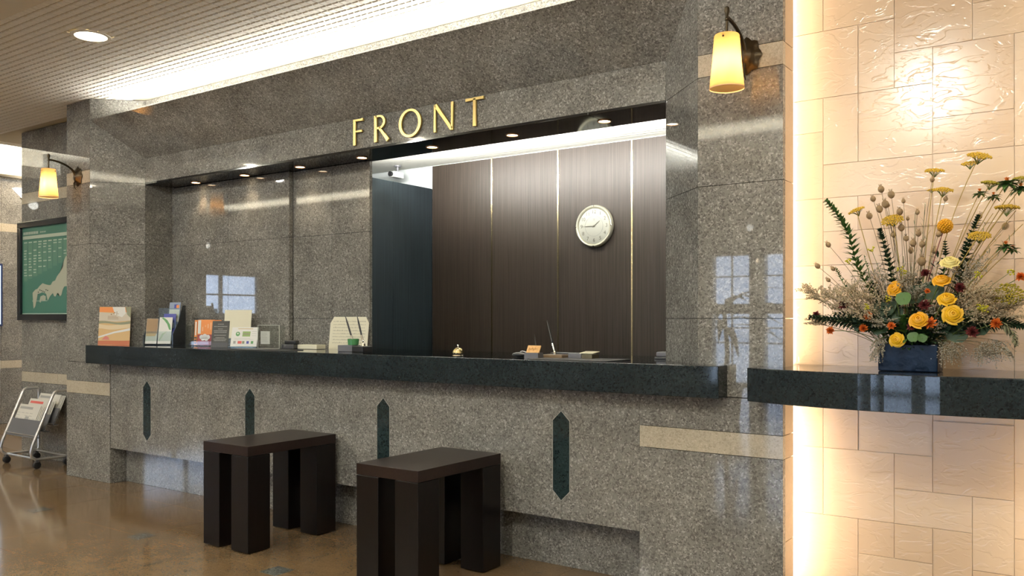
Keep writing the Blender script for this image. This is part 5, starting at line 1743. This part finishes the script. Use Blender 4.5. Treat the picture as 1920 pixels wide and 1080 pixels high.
# ferny green spikes
def fern(label, pts, m, L=0.022, wd=0.0028, n=60, Y=3.42, spread=1.0, taper=True, name='fern_frond'):
    h = onY(*pts[-1], Y)
    b = base_point(h.x)
    t = thing(name, label, 'fern', b, 0, 'green fern fronds')
    W = [Vector((0, 0, -0.03))] + [onY(px, py, Y) - b for px, py in pts]
    fine = []
    for i in range(len(W) - 1):
        for q in range(6):
            fine.append(W[i].lerp(W[i + 1], q / 6))
    fine.append(W[-1])
    obj('stem', MB().tube(fine, [0.0018] * (len(fine) - 6) + [0.0012] * 6, 5), m_stemg, t)
    lf = MB()
    for k in range(n):
        f_ = 0.22 + 0.78 * k / n
        i = min(len(fine) - 2, int(f_ * (len(fine) - 1)))
        d_ = (fine[i + 1] - fine[i]).normalized()
        a = k * 2.39996
        o1 = d_.orthogonal().normalized()
        o2 = d_.cross(o1)
        dr = d_ * 0.75 + (o1 * math.cos(a) + o2 * math.sin(a)) * spread
        s = 1.0 - (0.65 * max(0, f_ - 0.45) / 0.55 if taper else 0)
        leaf_quad(lf, fine[i], dr, L * s * FR.uniform(0.8, 1.2), wd)
    o = obj('leaflets', lf, m, t)
    o['kind'] = 'stuff'
    return t


fern('green fern frond arching to the upper left', [(1640, 560), (1607, 500), (1592, 440), (1570, 402), (1546, 374)], m_green, 0.042, 0.0062, 180)
fern('small green fern tip right of the arching frond', [(1640, 560), (1628, 505), (1620, 478)], m_bright, 0.018, 0.003, 30)
fern('dark green spike in the left middle', [(1680, 560), (1668, 500), (1655, 450), (1648, 428)], m_dgreen, 0.034, 0.0065, 160, 3.41)
fern('dark fern spike in the middle right', [(1800, 560), (1810, 480), (1826, 430), (1836, 402)], m_dgreen, 0.034, 0.0065, 160, 3.43)
fern('second dark fern spike behind the low yarrow', [(1790, 560), (1806, 490), (1812, 450)], m_dgreen, 0.034, 0.0065, 120, 3.42)
fern('dark fern under the ball flower', [(1765, 540), (1773, 480), (1772, 450)], m_dgreen, 0.028, 0.006, 110, 3.43)
fern('dark green fern lying low to the left', [(1650, 612), (1600, 604), (1555, 600), (1515, 594)], m_dgreen, 0.042, 0.008, 220, 3.40, 0.9)
fern('second dark fern lying low to the left, upper one', [(1660, 600), (1610, 592), (1560, 588)], m_dgreen, 0.036, 0.007, 150, 3.41, 0.9)
fern('dark green fern lying low to the right', [(1800, 612), (1850, 606), (1890, 604), (1925, 612)], m_dgreen, 0.042, 0.008, 220, 3.40, 0.9)
fern('grey green fern drooping at the right edge', [(1820, 600), (1880, 604), (1900, 625), (1906, 650)], m_grass, 0.034, 0.004, 110, 3.38, 0.9)
fern('dark fern filling the left middle behind the roses', [(1665, 600), (1645, 565), (1632, 530)], m_dgreen, 0.046, 0.011, 150, 3.43)
fern('dark fern filling the right middle behind the roses', [(1775, 600), (1790, 570), (1800, 540)], m_dgreen, 0.046, 0.011, 150, 3.44)
fern('dark fern filling the middle behind the seed pods', [(1720, 600), (1725, 560), (1722, 520)], m_dgreen, 0.046, 0.011, 150, 3.45)
for k_, (x_, y_, w_) in enumerate(((1690, 590, 'left of the middle yellow rose'), (1712, 570, 'under the bright green leaf'), (1750, 590, 'between the two rim roses'), (1738, 620, 'at the planter rim middle'), (1800, 575, 'right of the full yellow rose'), (1660, 590, 'left over the planter rim'), (1640, 600, 'far left over the planter rim'), (1820, 590, 'far right over the planter rim'), (1700, 540, 'right of the ragged yellow bloom'), (1755, 520, 'left of the yellow rose under the cream bloom'))):
    fern('short dark leafy tuft %s' % w_, [((1705 + x_) / 2, 625), (x_, y_)], m_dgreen if k_ % 3 else m_green, 0.050, 0.010, 60, 3.37 + 0.006 * k_, 1.1)
fern('small leafy green tip over the far left spray', [(1600, 560), (1575, 520), (1566, 500)], m_green, 0.022, 0.004, 40)
for k, (px, py, bx) in enumerate(((1905, 395, 1830), (1918, 420, 1840), (1862, 400, 1810), (1876, 440, 1815), (1716, 400, 1712), (1735, 380, 1725), (1742, 420, 1730), (1681, 470, 1690), (1694, 480, 1700), (1660, 460, 1685), (1710, 500, 1712), (1733, 500, 1725), (1850, 470, 1800), (1860, 490, 1810))):
    where = 'at the right' if px > 1790 else 'in the middle left'
    t, H, d = flower('grass_stem', placed('bare thin dry stem ending', px, py), 'grass', px, py, 3.44 + FR.uniform(-0.04, 0.03), 'thin dry stems %s' % where, m_stem if px > 1790 else m_grass, 0.0013)
    gb_ = MB()
    for q in range(14):
        f_ = 0.35 + 0.6 * q / 14
        a = FR.uniform(0, 2 * PI)
        leaf_quad(gb_, H * f_, (0.5 * math.cos(a), 0.5 * math.sin(a), 1), 0.03, 0.0016)
    o = obj('blades', gb_, m_grass, t)
    o['kind'] = 'stuff'


# airy pale sprays (statice)
def spray(px, py, Y, R, m, where, drop=0.0, n=34):
    t, H, d = flower('statice_spray', placed('airy pale dried spray', px, py), 'flower spray', px, py, Y, 'pale dried sprays %s' % where, m_dry, 0.0011)
    c0 = H - d * R * 1.2
    tw, bl = MB(), MB()
    for k in range(n):
        a = FR.uniform(0, 2 * PI)
        e = FR.uniform(-0.3, 1.0)
        dr = (d * 0.75 + Vector((math.cos(a) * 0.9, math.sin(a) * 0.6, e * 0.6 - drop))).normalized()
        L = R * FR.uniform(0.9, 1.9)
        st_ = c0 + d * R * FR.uniform(-0.5, 0.9)
        mid = st_ + dr * L * 0.55 + Vector((0, 0, 0.1 * L))
        end = st_ + dr * L + Vector((0, 0, -drop * L * 0.4))
        tw.tube([st_, mid, end], 0.0005, 3, False)
        for q in range(7):
            f_ = 0.4 + 0.6 * q / 6
            p = (st_.lerp(mid, f_ * 2) if f_ < 0.5 else mid.lerp(end, f_ * 2 - 1)) + Vector((FR.uniform(-1, 1), FR.uniform(-1, 1), FR.uniform(-1, 1))) * R * 0.10
            bl.octa(p, FR.uniform(0.0019, 0.0033))
    o = obj('twigs', tw, m_dry, t)
    o['kind'] = 'stuff'
    o = obj('florets', bl, m, t)
    o['kind'] = 'stuff'


sprays = [(1516, 545, .034, 0), (1530, 560, .035, 0), (1548, 552, .038, 0), (1560, 575, .040, 0), (1580, 560, .042, 0), (1600, 575, .044, 0), (1590, 540, .040, 0), (1615, 552, .044, 0), (1612, 590, .040, 0), (1635, 580, .044, 0), (1640, 520, .044, 1), (1655, 545, .040, 1), (1525, 605, .032, 0), (1575, 600, .036, 0),
           (1650, 605, .036, 1), (1690, 585, .034, 1), (1702, 600, .032, 1), (1748, 580, .034, 1), (1757, 610, .034, 1), (1765, 625, .034, 1), (1690, 520, .045, 1), (1705, 535, .040, 1), (1720, 545, .036, 1), (1750, 640, .030, 1),
           (1815, 575, .044, 0), (1830, 560, .044, 0), (1845, 585, .044, 0), (1860, 570, .046, 0), (1875, 590, .044, 0), (1890, 575, .044, 0), (1905, 595, .044, 0), (1840, 540, .042, 0), (1865, 555, .042, 0), (1820, 600, .036, 0), (1912, 570, .040, 0), (1812, 520, .044, 1), (1830, 500, .044, 1), (1850, 600, .036, 0)]
for px, py, R, g in sprays:
    where = 'at the left' if px < 1660 and g == 0 else ('at the right' if px > 1790 else 'in the middle')
    spray(px, py, 3.39 + FR.uniform(-0.035, 0.05), R, m_sta2 if g else m_sta, where)
for px, py, R in ((1642, 658, .028), (1640, 640, .026), (1778, 655, .036), (1790, 660, .036), (1800, 648, .032), (1862, 650, .036), (1878, 640, .034), (1888, 655, .030), (1850, 655, .028)):
    spray(px, py, 3.37 + FR.uniform(-0.02, 0.02), R, m_sta2, 'drooping beside the planter', 0.8, 22)
for px, py in ((1688, 505), (1696, 512), (1700, 600), (1712, 603), (1835, 515), (1847, 580), (1838, 575), (1895, 510), (1590, 490), (1634, 468), (1665, 560), (1625, 575)):
    t, H, d = flower('lime_filler', placed('tiny lime yellow flower', px, py), 'flower', px, py, 3.37 + FR.uniform(-0.02, 0.03), 'lime yellow filler flowers', m_stemg, 0.0009)
    lb = MB()
    for q in range(10):
        lb.octa(H + Vector((FR.uniform(-1, 1), FR.uniform(-1, 1), FR.uniform(-1, 1))) * 0.010, 0.0042)
    obj('flower_head', lb, m_lime, t)

# ================================================================== potted palm in the lobby, seen mirrored in the polished pillar
pt = thing('potted_palm', 'tall potted palm in the lobby mirrored in the polished granite', 'plant', (-3.75, -2.75, 0))
obj('pot', MB().lathe([(0.16, 0.0), (0.20, 0.36), (0.215, 0.40), (0.195, 0.40), (0.185, 0.33), (0.0, 0.33)], 28), M['grey'], pt, True)
obj('trunk', MB().tube([(0, 0, 0.3), (0.03, 0.0, 0.8), (0.0, 0.03, 1.35)], [0.035, 0.028, 0.022], 10), m_dry, pt, 'all')
for k in range(16):
    a = k * 2.39996
    e = 0.9 - 0.06 * k
    lb = MB()
    p = Vector((0, 0.03, 1.32 - 0.015 * k))
    leaf_quad(lb, p, (math.cos(a), math.sin(a), e), 0.75, 0.055, droop=0.9)
    obj('leaf', lb, m_dgreen, pt, 'all')
